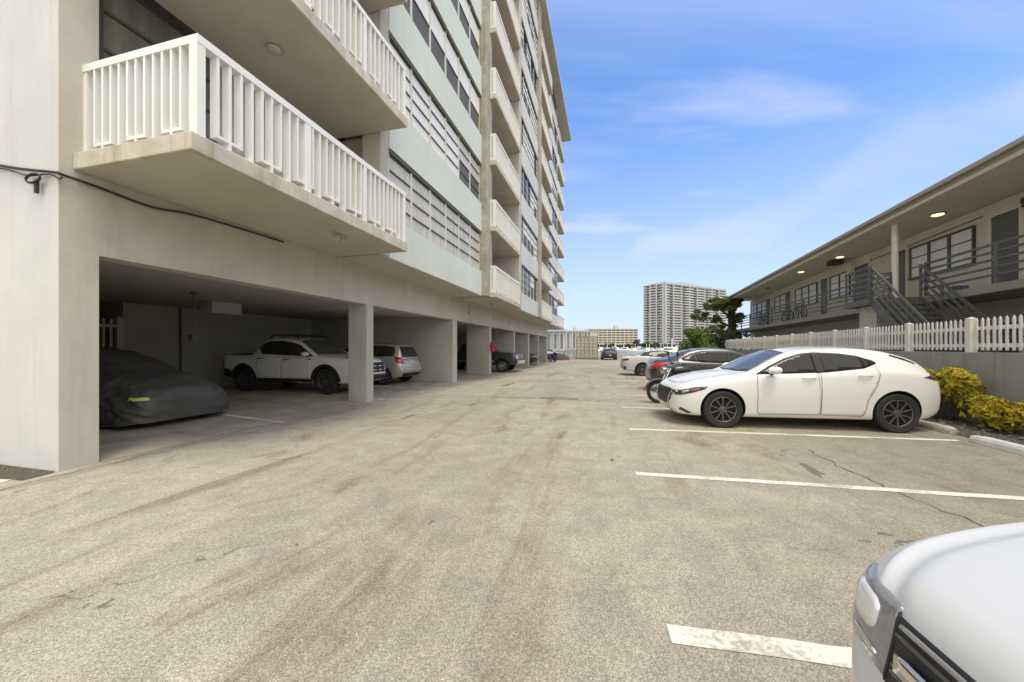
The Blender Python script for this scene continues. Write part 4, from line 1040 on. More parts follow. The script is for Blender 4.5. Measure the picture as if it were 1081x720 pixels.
# --- generic three-box shapes
def sedan(paint, L=4.85, Hh=1.45, coupe=False, rimmat='rim_alloy', grille=True):
    s = L/4.85; q = lambda l: [(x*s, z) for x, z in l]; k = Hh/1.45
    roof = [(.95,.99),(.60,1.14),(.25,1.32),(-.1,1.42),(-.5,1.45),(-.9,1.43),(-1.3,1.35),(-1.65,1.20),(-1.9,1.10),(-2.1,1.07),(-2.28,1.05)] if not coupe else [(.80,.98),(.5,1.11),(.1,1.30),(-.2,1.37),(-.55,1.39),(-.9,1.36),(-1.3,1.25),(-1.65,1.12),(-1.9,1.05),(-2.1,1.03),(-2.28,1.01)]
    return dict(paint=paint, tyre=(.33, .22, .23), wheels=(1.42*s, -1.40*s), track=.90, rim='seven', rimmat=rimmat, archgap=.05, crown=.014,
        top=q([(2.42,.60),(2.38,.67),(2.25,.74),(1.9,.83),(1.4,.915)]+[(x, z*k) for x, z in roof]+[(-2.36,.95),(-2.41,.80),(-2.43,.66)]),
        bot=q([(2.42,.36),(2.36,.25),(2.2,.19),(1.7,.18),(-1.7,.20),(-2.2,.27),(-2.38,.34),(-2.43,.44)]),
        belt=q([(2.42,.55),(2.2,.68),(1.5,.84),(.9,.93),(0,.96),(-1,1.0),(-1.6,1.02),(-2.1,.99),(-2.36,.86),(-2.43,.60)]),
        w=q([(2.42,.48),(2.38,.62),(2.25,.76),(2.0,.86),(1.6,.91),(0,.91),(-1.5,.92),(-2.0,.885),(-2.25,.81),(-2.38,.70),(-2.43,.58)]),
        wr=q([(2.42,.34),(2.1,.60),(1.5,.72),(.95,.74),(.3,.68),(-.3,.66),(-1,.65),(-1.6,.67),(-1.9,.68),(-2.2,.66),(-2.43,.45)]),
        doors=[q([(.95,.30),(.95,.93),(-.05,.965),(-.08,.28)]), q([(-.10,.28),(-.08,.965),(-.95,1.0),(-1.08,.80),(-.95,.50),(-.92,.28)])],
        dlo=q([(.86,.955),(.55,1.09*k),(.22,1.25*k),(-.1,1.335*k),(-.5,1.36*k),(-.9,1.34*k),(-1.25,1.25*k),(-1.52,1.12*k),(-1.48,1.055),(-1,1.02),(-.1,.985)]),
        glass=[q([(.80,.97),(.53,1.085*k),(.21,1.235*k),(-.07,1.318*k),(-.07,1.0)]), q([(-.15,1.0),(-.15,1.33*k),(-.5,1.342*k),(-.88,1.322*k),(-1.08,1.265*k),(-1.05,1.04)]), q([(-1.12,1.055),(-1.13,1.25*k),(-1.25,1.225*k),(-1.47,1.115*k),(-1.44,1.07)])],
        screen=q([(.84,-.60),(.90,0),(.84,.60),(.10,.52),(.06,0),(.10,-.52)]), rear_glass=(q([(-1.18,-.48),(-1.18,.48),(-1.80,.56),(-1.80,-.56)]), 't'),
        handles=[(.05*s,.88),(-.93*s,.91)], mirror=(.74*s,.945),
        hoodline=q([(1.02,-.72),(1.6,-.68),(2.1,-.52),(2.25,0),(2.1,.52),(1.6,.68),(1.02,.72),(1.06,0)]))
CPE = sedan('paint_white_cool', 4.65, 1.40, True, 'rim_dark')
CPE['decor'] = [('tail_light', 'lamp_red_dark', both([(.42,.87),(.84,.90),(.84,.80),(.50,.79)], 'b') + [([(-2.30,.90),(-2.0,.885),(-2.0,.83),(-2.30,.80)], 'l'), ([(-2.30,.90),(-2.0,.885),(-2.0,.83),(-2.30,.80)], 'r')], .008),
    ('lower_grille', 'plastic_black', both([(.45,.30),(.62,.32),(.68,.55),(.56,.50)], 'b') + [([(-2.26,.30),(-2.18,.27),(-2.12,.45),(-2.22,.55)], 'r'), ([(-2.26,.30),(-2.18,.27),(-2.12,.45),(-2.22,.55)], 'l')], .008), ('number_plate', 'plate', [(sq(-.16,.16,.66,.80), 'b')], .01)]
hr = -math.atan(.20)
make_car(CPE, 'coupe', 'white low coupe with its dark red tail lamps towards the lane, beyond the dark sedan', 'car', (8.25, 20.0, 0), hr)
SED = sedan('paint_grey', 4.88, 1.46)
SED['decor'] = [('tail_light', 'lamp_red', both([(.40,.86),(.86,.96),(.86,.80),(.46,.76)], 'b') + [([(-2.42,.95),(-2.02,1.0),(-1.92,.97),(-2.08,.87),(-2.42,.80)], 'l'), ([(-2.42,.95),(-2.02,1.0),(-1.92,.97),(-2.08,.87),(-2.42,.80)], 'r')], .010),
    ('boot_trim', 'chrome', [(sq(-.40,.40,.865,.895), 'b')], .012), ('number_plate', 'plate', [(sq(-.16,.16,.70,.84), 'b')], .012), ('lower_trim', 'plastic_black', [([(-.7,.28),(.7,.28),(.66,.40),(-.66,.40)], 'b')], .008)]
make_car(SED, 'sedan', 'dark grey sedan with bright red tail lamps, parked between the coupe and the motorcycle', 'car', (7.12, 12.55, 0), hr)
BLK = sedan('paint_black', 4.7, 1.42)
BLK['decor'] = [('tail_light', 'lamp_red_dark', both([(.45,.82),(.84,.86),(.84,.76),(.5,.74)], 'b'), .008), ('number_plate', 'plate', [(sq(-.16,.16,.5,.62), 'b')], .01)]
make_car(BLK, 'sedan', 'small black car standing alone at the far end of the lane near the water', 'car', (12.35, 47.8, 0), R(80))
DSH = sedan('paint_grey', 4.6, 1.42)
DSH['decor'] = [('headlight', 'lamp_clear', both([(.38,.66),(.80,.72),(.78,.60),(.42,.58)]), .008), ('grille', 'plastic_black', [(sq(-.34,.34,.40,.64), 'f')], .01), ('number_plate', 'plate', [(sq(-.16,.16,.44,.56), 'f')], .014)]
p = BL(28.9, -1.9); make_car(DSH, 'sedan', 'grey car nosed out of the far carport bay beyond the dark pickup', 'car', (p.x, p.y, .10), -AL)
WSD = sedan('paint_white_cool', 4.6, 1.45)
WSD['decor'] = [('headlight', 'lamp_clear', both([(.38,.66),(.80,.72),(.78,.60),(.42,.58)]), .008), ('grille', 'plastic_black', [(sq(-.34,.34,.40,.64), 'f')], .01)]
make_car(WSD, 'sedan', 'white car at the far end of the carport, left of the brown heap', 'car', (4.6, 49.5, 0), R(-60))

# --- white crossover pickup inside the carport
PK = dict(paint='paint_white', tyre=(.372, .24, .245), wheels=(1.50, -1.50), track=.93, rim='ring', rimmat='rim_dark', archgap=.055, arch_trim=True, crown=.012,
    top=[(2.45,.72),(2.42,.86),(2.33,.98),(2.0,1.05),(1.5,1.10),(1.12,1.14),(.80,1.30),(.45,1.52),(.2,1.62),(-.2,1.685),(-.7,1.675),(-.95,1.62),(-1.12,1.42),(-1.30,1.18),(-1.42,1.13),(-2.0,1.14),(-2.38,1.15),(-2.46,1.10),(-2.49,.90)],
    bot=[(2.45,.45),(2.38,.36),(2.1,.30),(0,.29),(-1.8,.32),(-2.3,.42),(-2.49,.52)],
    belt=[(2.45,.66),(2.3,.88),(1.9,.98),(1.1,1.05),(0,1.08),(-1.0,1.10),(-1.4,1.10),(-2.3,1.12),(-2.45,1.04),(-2.49,.80)],
    w=[(2.45,.60),(2.40,.74),(2.25,.85),(2.0,.92),(1.5,.95),(0,.94),(-1.5,.95),(-2.2,.93),(-2.40,.86),(-2.49,.76)],
    wr=[(2.45,.5),(2.1,.68),(1.5,.78),(1.1,.78),(.5,.68),(0,.645),(-.7,.64),(-1.1,.70),(-1.4,.82),(-2.3,.84),(-2.49,.72)],
    doors=[[(1.0,.46),(1.0,1.04),(-.05,1.09),(-.08,.44)], [(-.10,.44),(-.08,1.09),(-.92,1.11),(-1.02,.90),(-.92,.62),(-.88,.44)]],
    dlo=[(1.02,1.10),(.70,1.27),(.40,1.45),(.1,1.53),(-.3,1.575),(-.75,1.565),(-.95,1.50),(-1.05,1.36),(-.85,1.17),(0,1.13)],
    glass=[[(.94,1.115),(.68,1.255),(.38,1.43),(.08,1.51),(-.06,1.53),(-.06,1.145)], [(-.16,1.15),(-.16,1.545),(-.3,1.555),(-.72,1.545),(-.92,1.48),(-1.01,1.36),(-.83,1.185)]],
    rocker=[(1.06,.30),(-1.06,.32),(-1.0,.44),(1.0,.44)],
    screen=[(1.02,-.66),(1.08,0),(1.02,.66),(.34,.56),(.28,0),(.34,-.56)], handles=[(.12,1.0),(-.86,1.03)], handlemat='plastic_black', mirror=(.85,1.09),
    hoodline=[(1.15,-.78),(1.8,-.74),(2.2,-.6),(2.3,0),(2.2,.6),(1.8,.74),(1.15,.78),(1.2,0)],
    decor=[('grille', 'plastic_black', [([(-.66,.60),(.66,.60),(.72,.90),(-.72,.90)], 'f')], .01), ('grille_pattern', 'chrome', [(sq(-.58+.29*i, -.40+.29*i, .65+.12*j, .69+.12*j), 'f') for i in range(5) for j in range(2)], .014),
           ('headlight', ['lamp_clear'], both([(.60,.62),(.84,.64),(.84,.86),(.70,.88)]), .012), ('bumper', 'plastic_black', [([(-.78,.38),(.78,.38),(.80,.54),(-.80,.54)], 'f')], .012),
           ('rear_bumper', 'plastic_black', [([(-1.90,.40),(-2.48,.52),(-2.48,.74),(-2.10,.70),(-1.96,.60)], 'l'), ([(-1.90,.40),(-2.48,.52),(-2.48,.74),(-2.10,.70),(-1.96,.60)], 'r')], .012),
           ('tail_light', 'lamp_red_dark', [([(-2.36,.98),(-2.47,.98),(-2.47,.78),(-2.40,.80)], 'r'), ([(-2.36,.98),(-2.47,.98),(-2.47,.78),(-2.40,.80)], 'l')], .012),
           ('bed_cover', 'plastic_black', [([(-1.36,-.72),(-1.36,.72),(-2.36,.74),(-2.36,-.74)], 't')], .02)])
p = BL(7.18, -3.22); pk, shp, det = make_car(PK, 'pickup_truck', 'white crew-cab crossover pickup with roof rack in the second carport bay', 'pickup', (p.x, p.y, .10), -AL)
b = MB()
for sg in (1, -1): b.tube(smooth_pts([(.25, sg*.60, 1.62), (.18, sg*.60, 1.73), (-.3, sg*.59, 1.765), (-.72, sg*.59, 1.745), (-.80, sg*.59, 1.66)], 5), .022, 8)
for x in (.02, -.55): b.beam((x, -.60, 1.765), (x, .60, 1.765), .05, .03)
b.build('roof_rack', M['plastic_black'], pk, smooth=True)

# --- silver compact SUV, tail outwards
MV = dict(paint='paint_silver', tyre=(.34, .22, .235), wheels=(1.30, -1.28), track=.87, rim='seven', archgap=.05, crown=.02,
    top=[(2.08,.68),(2.04,.80),(1.9,.92),(1.5,1.02),(1.1,1.10),(.75,1.35),(.45,1.53),(.1,1.60),(-.6,1.63),(-1.3,1.61),(-1.72,1.565),(-1.84,1.46),(-1.95,1.20),(-2.02,1.0),(-2.08,.86),(-2.12,.70)],
    bot=[(2.08,.42),(2.0,.28),(1.7,.24),(-1.6,.25),(-1.95,.31),(-2.12,.44)],
    belt=[(2.08,.60),(1.9,.80),(1.2,.96),(.5,1.02),(-1,1.06),(-1.7,1.06),(-1.95,.98),(-2.12,.64)],
    w=[(2.08,.52),(2.0,.70),(1.8,.82),(1.3,.885),(-1.3,.895),(-1.75,.87),(-1.98,.80),(-2.08,.72),(-2.12,.62)],
    wr=[(2.08,.4),(1.7,.66),(1.1,.70),(.5,.64),(-.5,.62),(-1.5,.61),(-1.9,.62),(-2.12,.50)],
    doors=[[(.9,.35),(.9,1.0),(-.05,1.03),(-.08,.33)], [(-.1,.33),(-.08,1.03),(-1.0,1.06),(-1.0,.8),(-.86,.33)]],
    dlo=[(.95,1.06),(.68,1.28),(.42,1.46),(.1,1.52),(-.6,1.545),(-1.3,1.525),(-1.66,1.48),(-1.74,1.30),(-1.72,1.12),(-.5,1.09)],
    glass=[[(.88,1.08),(.66,1.265),(.41,1.44),(.1,1.50),(.0,1.505),(.0,1.10)], [(-.08,1.10),(-.08,1.51),(-.6,1.525),(-.95,1.52),(-.95,1.11)], [(-1.03,1.115),(-1.03,1.515),(-1.3,1.505),(-1.63,1.46),(-1.70,1.30),(-1.68,1.14)]],
    screen=[(1.02,-.62),(1.08,0),(1.02,.62),(.42,.54),(.36,0),(.42,-.54)], rear_glass=([(-.60,1.10),(.60,1.10),(.52,1.47),(-.52,1.47)], 'b'), handles=[(.1,.95),(-.85,.98)], mirror=(.78,1.05), mirrormat='plastic_black',
    decor=[('tail_light', 'lamp_red', both([(.60,.82),(.84,.86),(.80,1.10),(.66,1.06)], 'b') + [([(-1.78,1.08),(-2.02,1.02),(-2.06,.84),(-1.86,.88)], 'l'), ([(-1.78,1.08),(-2.02,1.02),(-2.06,.84),(-1.86,.88)], 'r')], .012),
           ('tailgate_trim', 'chrome', [(sq(-.42,.42,1.0,1.035), 'b')], .012), ('number_plate', 'plate', [(sq(-.19,.19,.80,.95), 'b')], .012), ('bumper', 'paint_silver', [([(-.78,.50),(.78,.50),(.76,.68),(-.76,.68)], 'b')], .03), ('lower_trim', 'plastic_black', [([(-.66,.33),(.66,.33),(.70,.46),(-.70,.46)], 'b')], .012)])
p = BL(9.95, -2.95); make_car(MV, 'compact_suv', 'silver compact SUV parked tail-out with red tail lamps beyond the white pickup', 'car', (p.x, p.y, .10), math.pi - AL, .94)

# --- dark old pickup, nose outwards
OP = dict(paint='paint_greengrey', tyre=(.37, .24, .22), wheels=(1.75, -1.65), track=.93, rim='seven', rimmat='rim_alloy', archgap=.07, crown=.01,
    top=[(2.62,.78),(2.60,1.00),(2.52,1.08),(2.0,1.14),(1.4,1.19),(1.15,1.22),(.90,1.45),(.70,1.66),(.4,1.74),(-.2,1.76),(-.75,1.75),(-.92,1.70),(-1.0,1.30),(-1.06,1.16),(-1.8,1.16),(-2.65,1.16),(-2.72,1.10),(-2.74,.9)],
    bot=[(2.62,.52),(2.5,.46),(2.2,.40),(-2.4,.44),(-2.74,.55)], belt=[(2.62,.70),(2.5,1.0),(2,1.07),(1.2,1.12),(0,1.14),(-.9,1.14),(-2.6,1.12),(-2.74,.80)],
    w=[(2.62,.82),(2.58,.88),(2.4,.94),(1.7,.97),(-1.7,.97),(-2.6,.96),(-2.70,.92),(-2.74,.86)], wr=[(2.62,.74),(2.3,.82),(1.2,.84),(.7,.74),(0,.71),(-.8,.70),(-1.05,.86),(-2.7,.88)],
    doors=[[(1.05,.50),(1.05,1.12),(.0,1.14),(.0,.50)], [(-.03,.50),(-.03,1.14),(-.88,1.14),(-.88,.50)]],
    glass=[[(1.0,1.20),(.84,1.40),(.66,1.60),(.05,1.64),(.05,1.20)], [(-.06,1.20),(-.06,1.64),(-.74,1.64),(-.84,1.5),(-.84,1.20)]],
    screen=[(1.10,-.72),(1.14,0),(1.10,.72),(.72,.62),(.70,0),(.72,-.62)], handles=[(.1,1.05),(-.75,1.05)], mirror=(.88,1.16), mirrormat='plastic_black', handlemat='plastic_black',
    hoodline=[(1.22,-.84),(2.4,-.80),(2.5,0),(2.4,.80),(1.22,.84),(1.25,0)],
    decor=[('grille', 'plastic_black', [(sq(-.50,.50,.74,.98), 'f')], .012), ('grille_bar', 'chrome', [(sq(-.50,.50,.90,.935), 'f'), (sq(-.5,.5,.78,.80), 'f'), (sq(-.5,.5,.84,.855), 'f')], .018), ('headlight', 'lamp_clear', both(sq(.54,.84,.76,.97)), .014),
           ('sill_trim', 'chrome', [(([(1.2,.60),(-2.4,.60),(-2.4,.66),(1.2,.66)]), 'l'), (([(1.2,.60),(-2.4,.60),(-2.4,.66),(1.2,.66)]), 'r')], .010)])
p = BL(19.35, -1.62); op, sho, det = make_car(OP, 'pickup_truck', 'dark grey older pickup nosing out of the carport with a chrome front bumper', 'pickup', (p.x, p.y, .03), -AL)
b = MB(); n = 14; vs = []
for i in range(n+1):
    y = -.96 + 1.92*i/n; x = 2.66 + .10*(1 - (abs(y)/.96)**3); 
    for dx, z in ((0, .48), (.06, .50), (.07, .68), (0, .70)): vs.append((x+dx, y, z))
b.add(vs, [(i*4+k, i*4+(k+1) % 4, (i+1)*4+(k+1) % 4, (i+1)*4+k) for i in range(n) for k in range(4)] + [(0, 1, 2, 3), (n*4, n*4+1, n*4+2, n*4+3)])
b.build('front_bumper', M['chrome'], op, smooth=True, bevel=.01)
b = MB(); b.box(2.60, 2.82, -.16, .16, .50, .64); b.build('number_plate', M['plate'], op)

# --- car under a grey cover
cv = thing('covered_car', BL(2.30, -3.50, 0), -AL, 'low car wrapped in a dark grey cover with a lime label, in the carport', 'covered car')
tp_ = pchip([(2.30,.52),(2.22,.70),(2.0,.80),(1.5,.92),(1.0,1.02),(.6,1.22),(.2,1.38),(-.3,1.44),(-.9,1.42),(-1.5,1.28),(-2.0,1.14),(-2.3,1.02),(-2.4,.8)])
w_c = pchip([(2.30,.55),(2.2,.74),(2.0,.86),(1.4,.94),(0,.96),(-1.5,.96),(-2.2,.86),(-2.4,.66)])
b = MB(); NX, NV = 150, 72; vs = []
for i in range(NX+1):
    tt = i/NX; x = -2.4 + 4.7*(.4*tt + .6*(.5-.5*math.cos(math.pi*tt))); ww = w_c(x); h = tp_(x); hem = .20 + .03*math.sin(x*3.1) - .03*(x > 1.6)
    for j in range(NV+1):
        v = j/NV; a = math.pi*v; c, s_ = math.cos(a), math.sin(a)
        cab = max(0, (h-.95)/.5)
        e1, e2 = 2/ (4.2 - 1.4*cab), 2/(2.6 - .5*cab)
        y = ww*math.copysign(abs(c)**e1, c); z = hem + (h-hem)*abs(s_)**e2
        k = z - hem
        # folds: long diagonal creases towards the nose and gathered hem
        f1 = noise.noise((x*2.3 - abs(y)*.8 + z*3.2, z*1.1, y*1.3)); f2 = noise.noise((x*5.5 + z*2.0, z*7.5 - x*2.2, y*4)); f3 = noise.noise((x*14, z*4, y*14))
        rdg = 1 - abs(f2)*2.2
        f4 = 1 - abs(noise.noise((x*3.2 + y*2.2 + z*5.5, z*2.5 - x*1.5, 7.7)))*2.6
        d = .035*f1 + .022*rdg + .052*max(0, f4)**2*(1 if x > .6 else .6) + .012*f3*(1 if k < .35 else .4)
        nn = Vector((0, c*1.0, s_*1.0)); 
        taper = .55 if i in (0, NX) else 1
        vs.append((x + (.03*f2 if x > 1.8 else 0), y*taper + nn.y*d, z + nn.z*d*.8))
b.add(vs, [(i*(NV+1)+j, i*(NV+1)+j+1, (i+1)*(NV+1)+j+1, (i+1)*(NV+1)+j) for i in range(NX) for j in range(NV)])
b.add([vs[j] for j in range(NV+1)], [tuple(range(NV+1))]); b.add([vs[NX*(NV+1)+j] for j in range(NV+1)], [tuple(range(NV+1))])
cvo = b.build('cover', M['cover'], cv, smooth=True, sharp=80)
bv = BVHTree.FromPolygons([Vector(v) for v in b.v], b.f)
q = MB(); P = []
for i in range(9):
    for j in range(3):
        y = -.79 + .18*i/8; z = .565 + .05*j/2; h = bv.ray_cast(Vector((5, y, z)), Vector((-1, 0, 0)))[0]; P.append((h.x + .012, y - .006, z))
q.add(P, [(i*3+j, i*3+j+1, (i+1)*3+j+1, (i+1)*3+j) for i in range(8) for j in range(2)]); q.build('lime_label', M['lime'], cvo, smooth=True)
for sx in (1.40, -1.35):
    for sy in (.82, -.82):
        wheel_parts(cv, (sx, sy, .31), .31, .2, 'seven', M['rim_alloy'], sy < 0, .21)

# --- motorcycle parked between the sedan and the hatchback
mc = thing('motorcycle', (4.60, 9.80, 0), math.pi + hr + R(6), 'black motorcycle with round chrome headlamp between the dark sedan and the white hatchback', 'motorcycle')
def mwheel(x, r, nm='wheel'):
    b = MB(); b.tube([(x + r*.86*math.cos(a), 0, r + r*.86*math.sin(a)) for a in [6.283*k/36 for k in range(36)]], r*.15, 10, 0, True); w = b.build(nm, M['rubber'], mc, smooth=True)
    b = MB(); b.tube([(x + r*.72*math.cos(a), 0, r + r*.72*math.sin(a)) for a in [6.283*k/36 for k in range(36)]], r*.05, 6, 0, True)
    for k in range(10): a = 6.283*k/10; b.tube([(x, .02, r), (x + r*.72*math.cos(a), 0, r + r*.72*math.sin(a))], .008, 5)
    q = MB(); q.lathe([(.06, -.06), (.06, .06)], 14); b.add([(v[0]+x, v[1], v[2]+r) for v in q.v], q.f, 0); b.build('rim', M['rim_alloy'], w, smooth=True)
mwheel(.74, .30); mwheel(-.70, .31)
b = MB()
for s in (-.10, .10): b.tube([(.74, s, .30), (.46, s, .92)], .024, 10); 
b.build('fork', M['chrome'], mc, smooth=True)
b = MB(); b.lathe([(0.0, .10), (.09, .10), (.105, .08), (.09, -.02), (.04, -.09), (0, -.10)], 22, 0, 'x'); b.v = [(v[0]+.56, v[1], v[2]+.86) for v in b.v]; b.build('headlight', M['chrome'], mc, smooth=True)
b = MB(); b.lathe([(0, .112), (.06, .108), (.086, .101)], 20, 0, 'x'); b.v = [(v[0]+.56, v[1], v[2]+.86) for v in b.v]; b.build('lens', M['lamp_clear'], mc, smooth=True)
b = MB(); b.tube(smooth_pts([(.22, -.40, 1.02), (.34, -.30, 1.06), (.46, -.10, 1.0), (.46, .10, 1.0), (.34, .30, 1.06), (.22, .40, 1.02)], 5), .016, 8); hb = b.build('handlebar', M['chrome'], mc, smooth=True)
for s in (-1, 1):
    b = MB(); b.tube([(.20, s*.42, 1.018), (.33, s*.31, 1.055)], .022, 10); b.build('grip', M['plastic_black'], hb)
    b = MB(); b.tube([(.34, s*.30, 1.06), (.38, s*.36, 1.22)], .010, 6); q = MB(); q.lathe([(0, -.03), (.05, -.02), (.065, .005), (.05, .012), (0, .012)], 16, 0, 'x'); b.add([(v[0]+.38, v[1]+s*.37, v[2]+1.29) for v in q.v], q.f, 0); b.build('mirror', M['plastic_black'], hb, smooth=True)
b = MB(); pr = [(.42, .03, .80, .86), (.36, .12, .74, .97), (.18, .16, .72, 1.02), (-.02, .13, .72, .95), (-.16, .06, .72, .82)]; vs = []
for x, w, z0, z1 in pr:
    for k in range(12): a = 6.283*k/12; vs.append((x, w*math.cos(a), (z0+z1)/2 + (z1-z0)/2*math.sin(a)))
b.add(vs, [(i*12+k, i*12+(k+1) % 12, (i+1)*12+(k+1) % 12, (i+1)*12+k) for i in range(4) for k in range(12)] + [tuple(range(12)), tuple(48+k for k in range(12))]); b.build('tank', M['paint_black'], mc, smooth=True)
b = MB(); b.box(-.80, -.10, -.12, .12, .74, .82); b.build('seat', M['plastic_black'], mc, bevel=.035)
b = MB()
for p_, q_ in (((.46, 0, .90), (-.1, 0, .70)), ((-.1, 0, .70), (-.6, 0, .72)), ((.44, 0, .80), (.12, 0, .26)), ((.12, 0, .26), (-.35, 0, .26)), ((-.35, 0, .26), (-.15, 0, .70)), ((-.35, .09, .28), (-.70, .09, .31)), ((-.35, -.09, .28), (-.70, -.09, .31)), ((-.62, .12, .70), (-.70, .12, .33)), ((-.62, -.12, .70), (-.70, -.12, .33))): b.tube([p_, q_], .022, 8)
b.build('frame', M['frame_dark'], mc)
b = MB(); b.box(-.22, .18, -.14, .14, .26, .48); b.box(-.08, .10, -.10, .10, .48, .68)
for k in range(5): b.box(-.11, .13, -.125, .125, .49+k*.038, .505+k*.038)
b.build('engine', M['rim_dark'], mc, bevel=.012)
b = MB(); b.tube(smooth_pts([(.10, .14, .55), (.22, .17, .35), (.0, .19, .24), (-.5, .19, .28), (-.95, .19, .34)], 5), [.028]*12 + [.045]*9, 10); b.build('exhaust', M['chrome'], mc, smooth=True)
def mudguard(x, r, a0, a1):
    b = MB(); vs = []; n = 14
    for i in range(n+1):
        a = a0 + (a1-a0)*i/n
        for y, dr in ((-.075, -.03), (-.05, .0), (.05, .0), (.075, -.03)): vs.append((x + (r+dr)*math.cos(a), y, .30 + (r+dr)*math.sin(a)))
    b.add(vs, [(i*4+k, i*4+k+1, (i+1)*4+k+1, (i+1)*4+k) for i in range(n) for k in range(3)]); o = b.build('mudguard', M['paint_black'], mc, smooth=True); so = o.modifiers.new('thick', 'SOLIDIFY'); so.thickness = .006
mudguard(.74, .35, R(20), R(150)); mudguard(-.70, .37, R(20), R(165))
b = MB(); b.tube([(-.1, .1, .3), (-.05, .30, .02)], .014, 6); b.build('side_stand', M['frame_dark'], mc)
# --- scooter at the end of the carport
sc = thing('scooter', (4.25, 39.0, 0), R(-70), 'dark motor scooter parked at the far corner of the carport', 'scooter')
for x in (.55, -.55):
    b = MB(); b.tube([(x + .2*math.cos(a), 0, .24 + .2*math.sin(a)) for a in [6.283*k/24 for k in range(24)]], .05, 8, 0, True); b.build('wheel', M['rubber'], sc, smooth=True)
b = MB(); b.box(-.85, -.05, -.18, .18, .42, .78); b.box(-.2, .42, -.17, .17, .28, .36); b.box(.40, .52, -.22, .22, .30, 1.0); b.build('body', M['paint_black'], sc, bevel=.06)
b = MB(); b.box(-.82, -.08, -.16, .16, .79, .88); b.build('seat', M['plastic_black'], sc, bevel=.04)
b = MB(); b.tube([(.40, -.36, 1.08), (.46, 0, 1.04), (.40, .36, 1.08)], .022, 8); b.tube([(.55, 0, .24), (.45, 0, 1.05)], .03, 8); b.build('handlebar', M['frame_dark'], sc)

# --- white SUV whose front corner fills the lower right of the picture
NS = dict(paint='paint_white_cool', tyre=(.36, .235, .25), wheels=(1.40, -1.40), track=.91, rim='twin', archgap=.05, crown=.03, smooth=3,
    top=[(2.36,.60),(2.35,.635),(2.335,.66),(2.318,.69),(2.311,.82),(2.293,.862),(2.25,.895),(2.17,.925),(2.03,.962),(1.7,1.02),(1.3,1.065),(1.05,1.10),(.75,1.28),(.4,1.48),(.1,1.60),(-.4,1.66),(-1.1,1.65),(-1.7,1.58),(-1.95,1.45),(-2.1,1.15),(-2.2,.95),(-2.24,.75)],
    bot=[(2.36,.42),(2.30,.30),(2.1,.24),(0,.24),(-1.8,.26),(-2.1,.34),(-2.24,.48)],
    belt=[(2.36,.58),(2.32,.74),(2.28,.82),(2.15,.885),(1.95,.925),(1.5,.975),(1.0,1.01),(0,1.04),(-1.5,1.06),(-2.0,1.0),(-2.24,.68)],
    w=[(2.36,.56),(2.345,.64),(2.28,.745),(2.15,.83),(1.95,.885),(1.6,.915),(0,.915),(-1.5,.92),(-1.95,.87),(-2.15,.78),(-2.24,.66)],
    wr=[(2.36,.50),(2.28,.63),(2.1,.73),(1.7,.785),(1.0,.76),(.4,.67),(-.4,.64),(-1.7,.62),(-2.24,.52)],
    doors=[[(.95,.36),(.95,1.0),(-.05,1.03),(-.08,.34)], [(-.1,.34),(-.08,1.03),(-1.0,1.05),(-1.0,.8),(-.86,.34)]],
    dlo=[(.95,1.06),(.62,1.28),(.35,1.45),(.05,1.54),(-.5,1.575),(-1.2,1.56),(-1.7,1.48),(-1.8,1.25),(-1.5,1.12),(-.5,1.08)],
    glass=[[(.88,1.075),(.60,1.265),(.34,1.43),(.05,1.52),(.0,1.09)], [(-.08,1.09),(-.05,1.535),(-.5,1.555),(-.95,1.55),(-.95,1.11)], [(-1.03,1.12),(-1.03,1.545),(-1.2,1.54),(-1.66,1.46),(-1.74,1.26),(-1.5,1.14)]],
    screen=[(.98,-.66),(1.04,0),(.98,.66),(.28,.56),(.22,0),(.28,-.56)], rear_glass=([(-.60,1.12),(.60,1.12),(.52,1.5),(-.52,1.5)], 'b'), handles=[(.05,.95),(-.9,.97)], mirror=(.8,1.04), dstep=.025,
    hoodstep=True,
    decor=[('grille', 'plastic_black', [([(-.56,.665),(.56,.665),(.545,.826),(-.545,.826)], 'f')], .005),
           ('grille_trim', 'rim_alloy', [([(-.535,.808),(.535,.808),(.532,.816),(-.532,.816)], 'f')], .012), ('grille_slat', 'rim_dark', [([(-.54,z),(.54,z),(.54,z+.006),(-.54,z+.006)], 'f') for z in (.785, .70, .715)], .012), ('grille_bar', 'chrome', [([(-.51,.722),(.51,.722),(.515,.758),(-.515,.758)], 'f')], .026),
           *[x for sg in (1, -1) for x in (('lamp_bezel', 'plastic_black', [([(y*sg, z) for y, z in [(.556,.672),(.561,.672),(.553,.832),(.548,.828)]], 'f')], .006), ('lamp_strip', 'chrome', [([(y*sg, z) for y, z in [(.585,.70),(.665,.715),(.675,.724),(.587,.709)]], 'f')], .011), ('lamp_lens', 'lamp_bright', [([(y*sg, z) for y, z in roundpoly([(.605,.745),(.68,.755),(.735,.822),(.60,.822)], 2)], 'f')], .011))],
           ('headlight', ['lamp_near'], [([(-.562,.675),(-.68,.70),(-.75,.755),(-.79,.835),(-.72,.852),(-.555,.838)], 'f')], .007),
           ('headlight', ['lamp_near'], [([(.562,.675),(.68,.70),(.75,.755),(.79,.835),(.72,.852),(.555,.838)], 'f')], .007),
           ('lower_grille', 'plastic_black', [([(-.66,.32),(.66,.32),(.62,.46),(-.62,.46)], 'f')], .008), ('number_plate', 'plate', [(sq(-.16,.16,.50,.60), 'f')], .012)])
make_car(NS, 'white_suv', 'white SUV nearest the camera with chrome grille bar, only its front corner in view', 'car', (3.06, -.12, 0), math.pi - math.atan(.20))
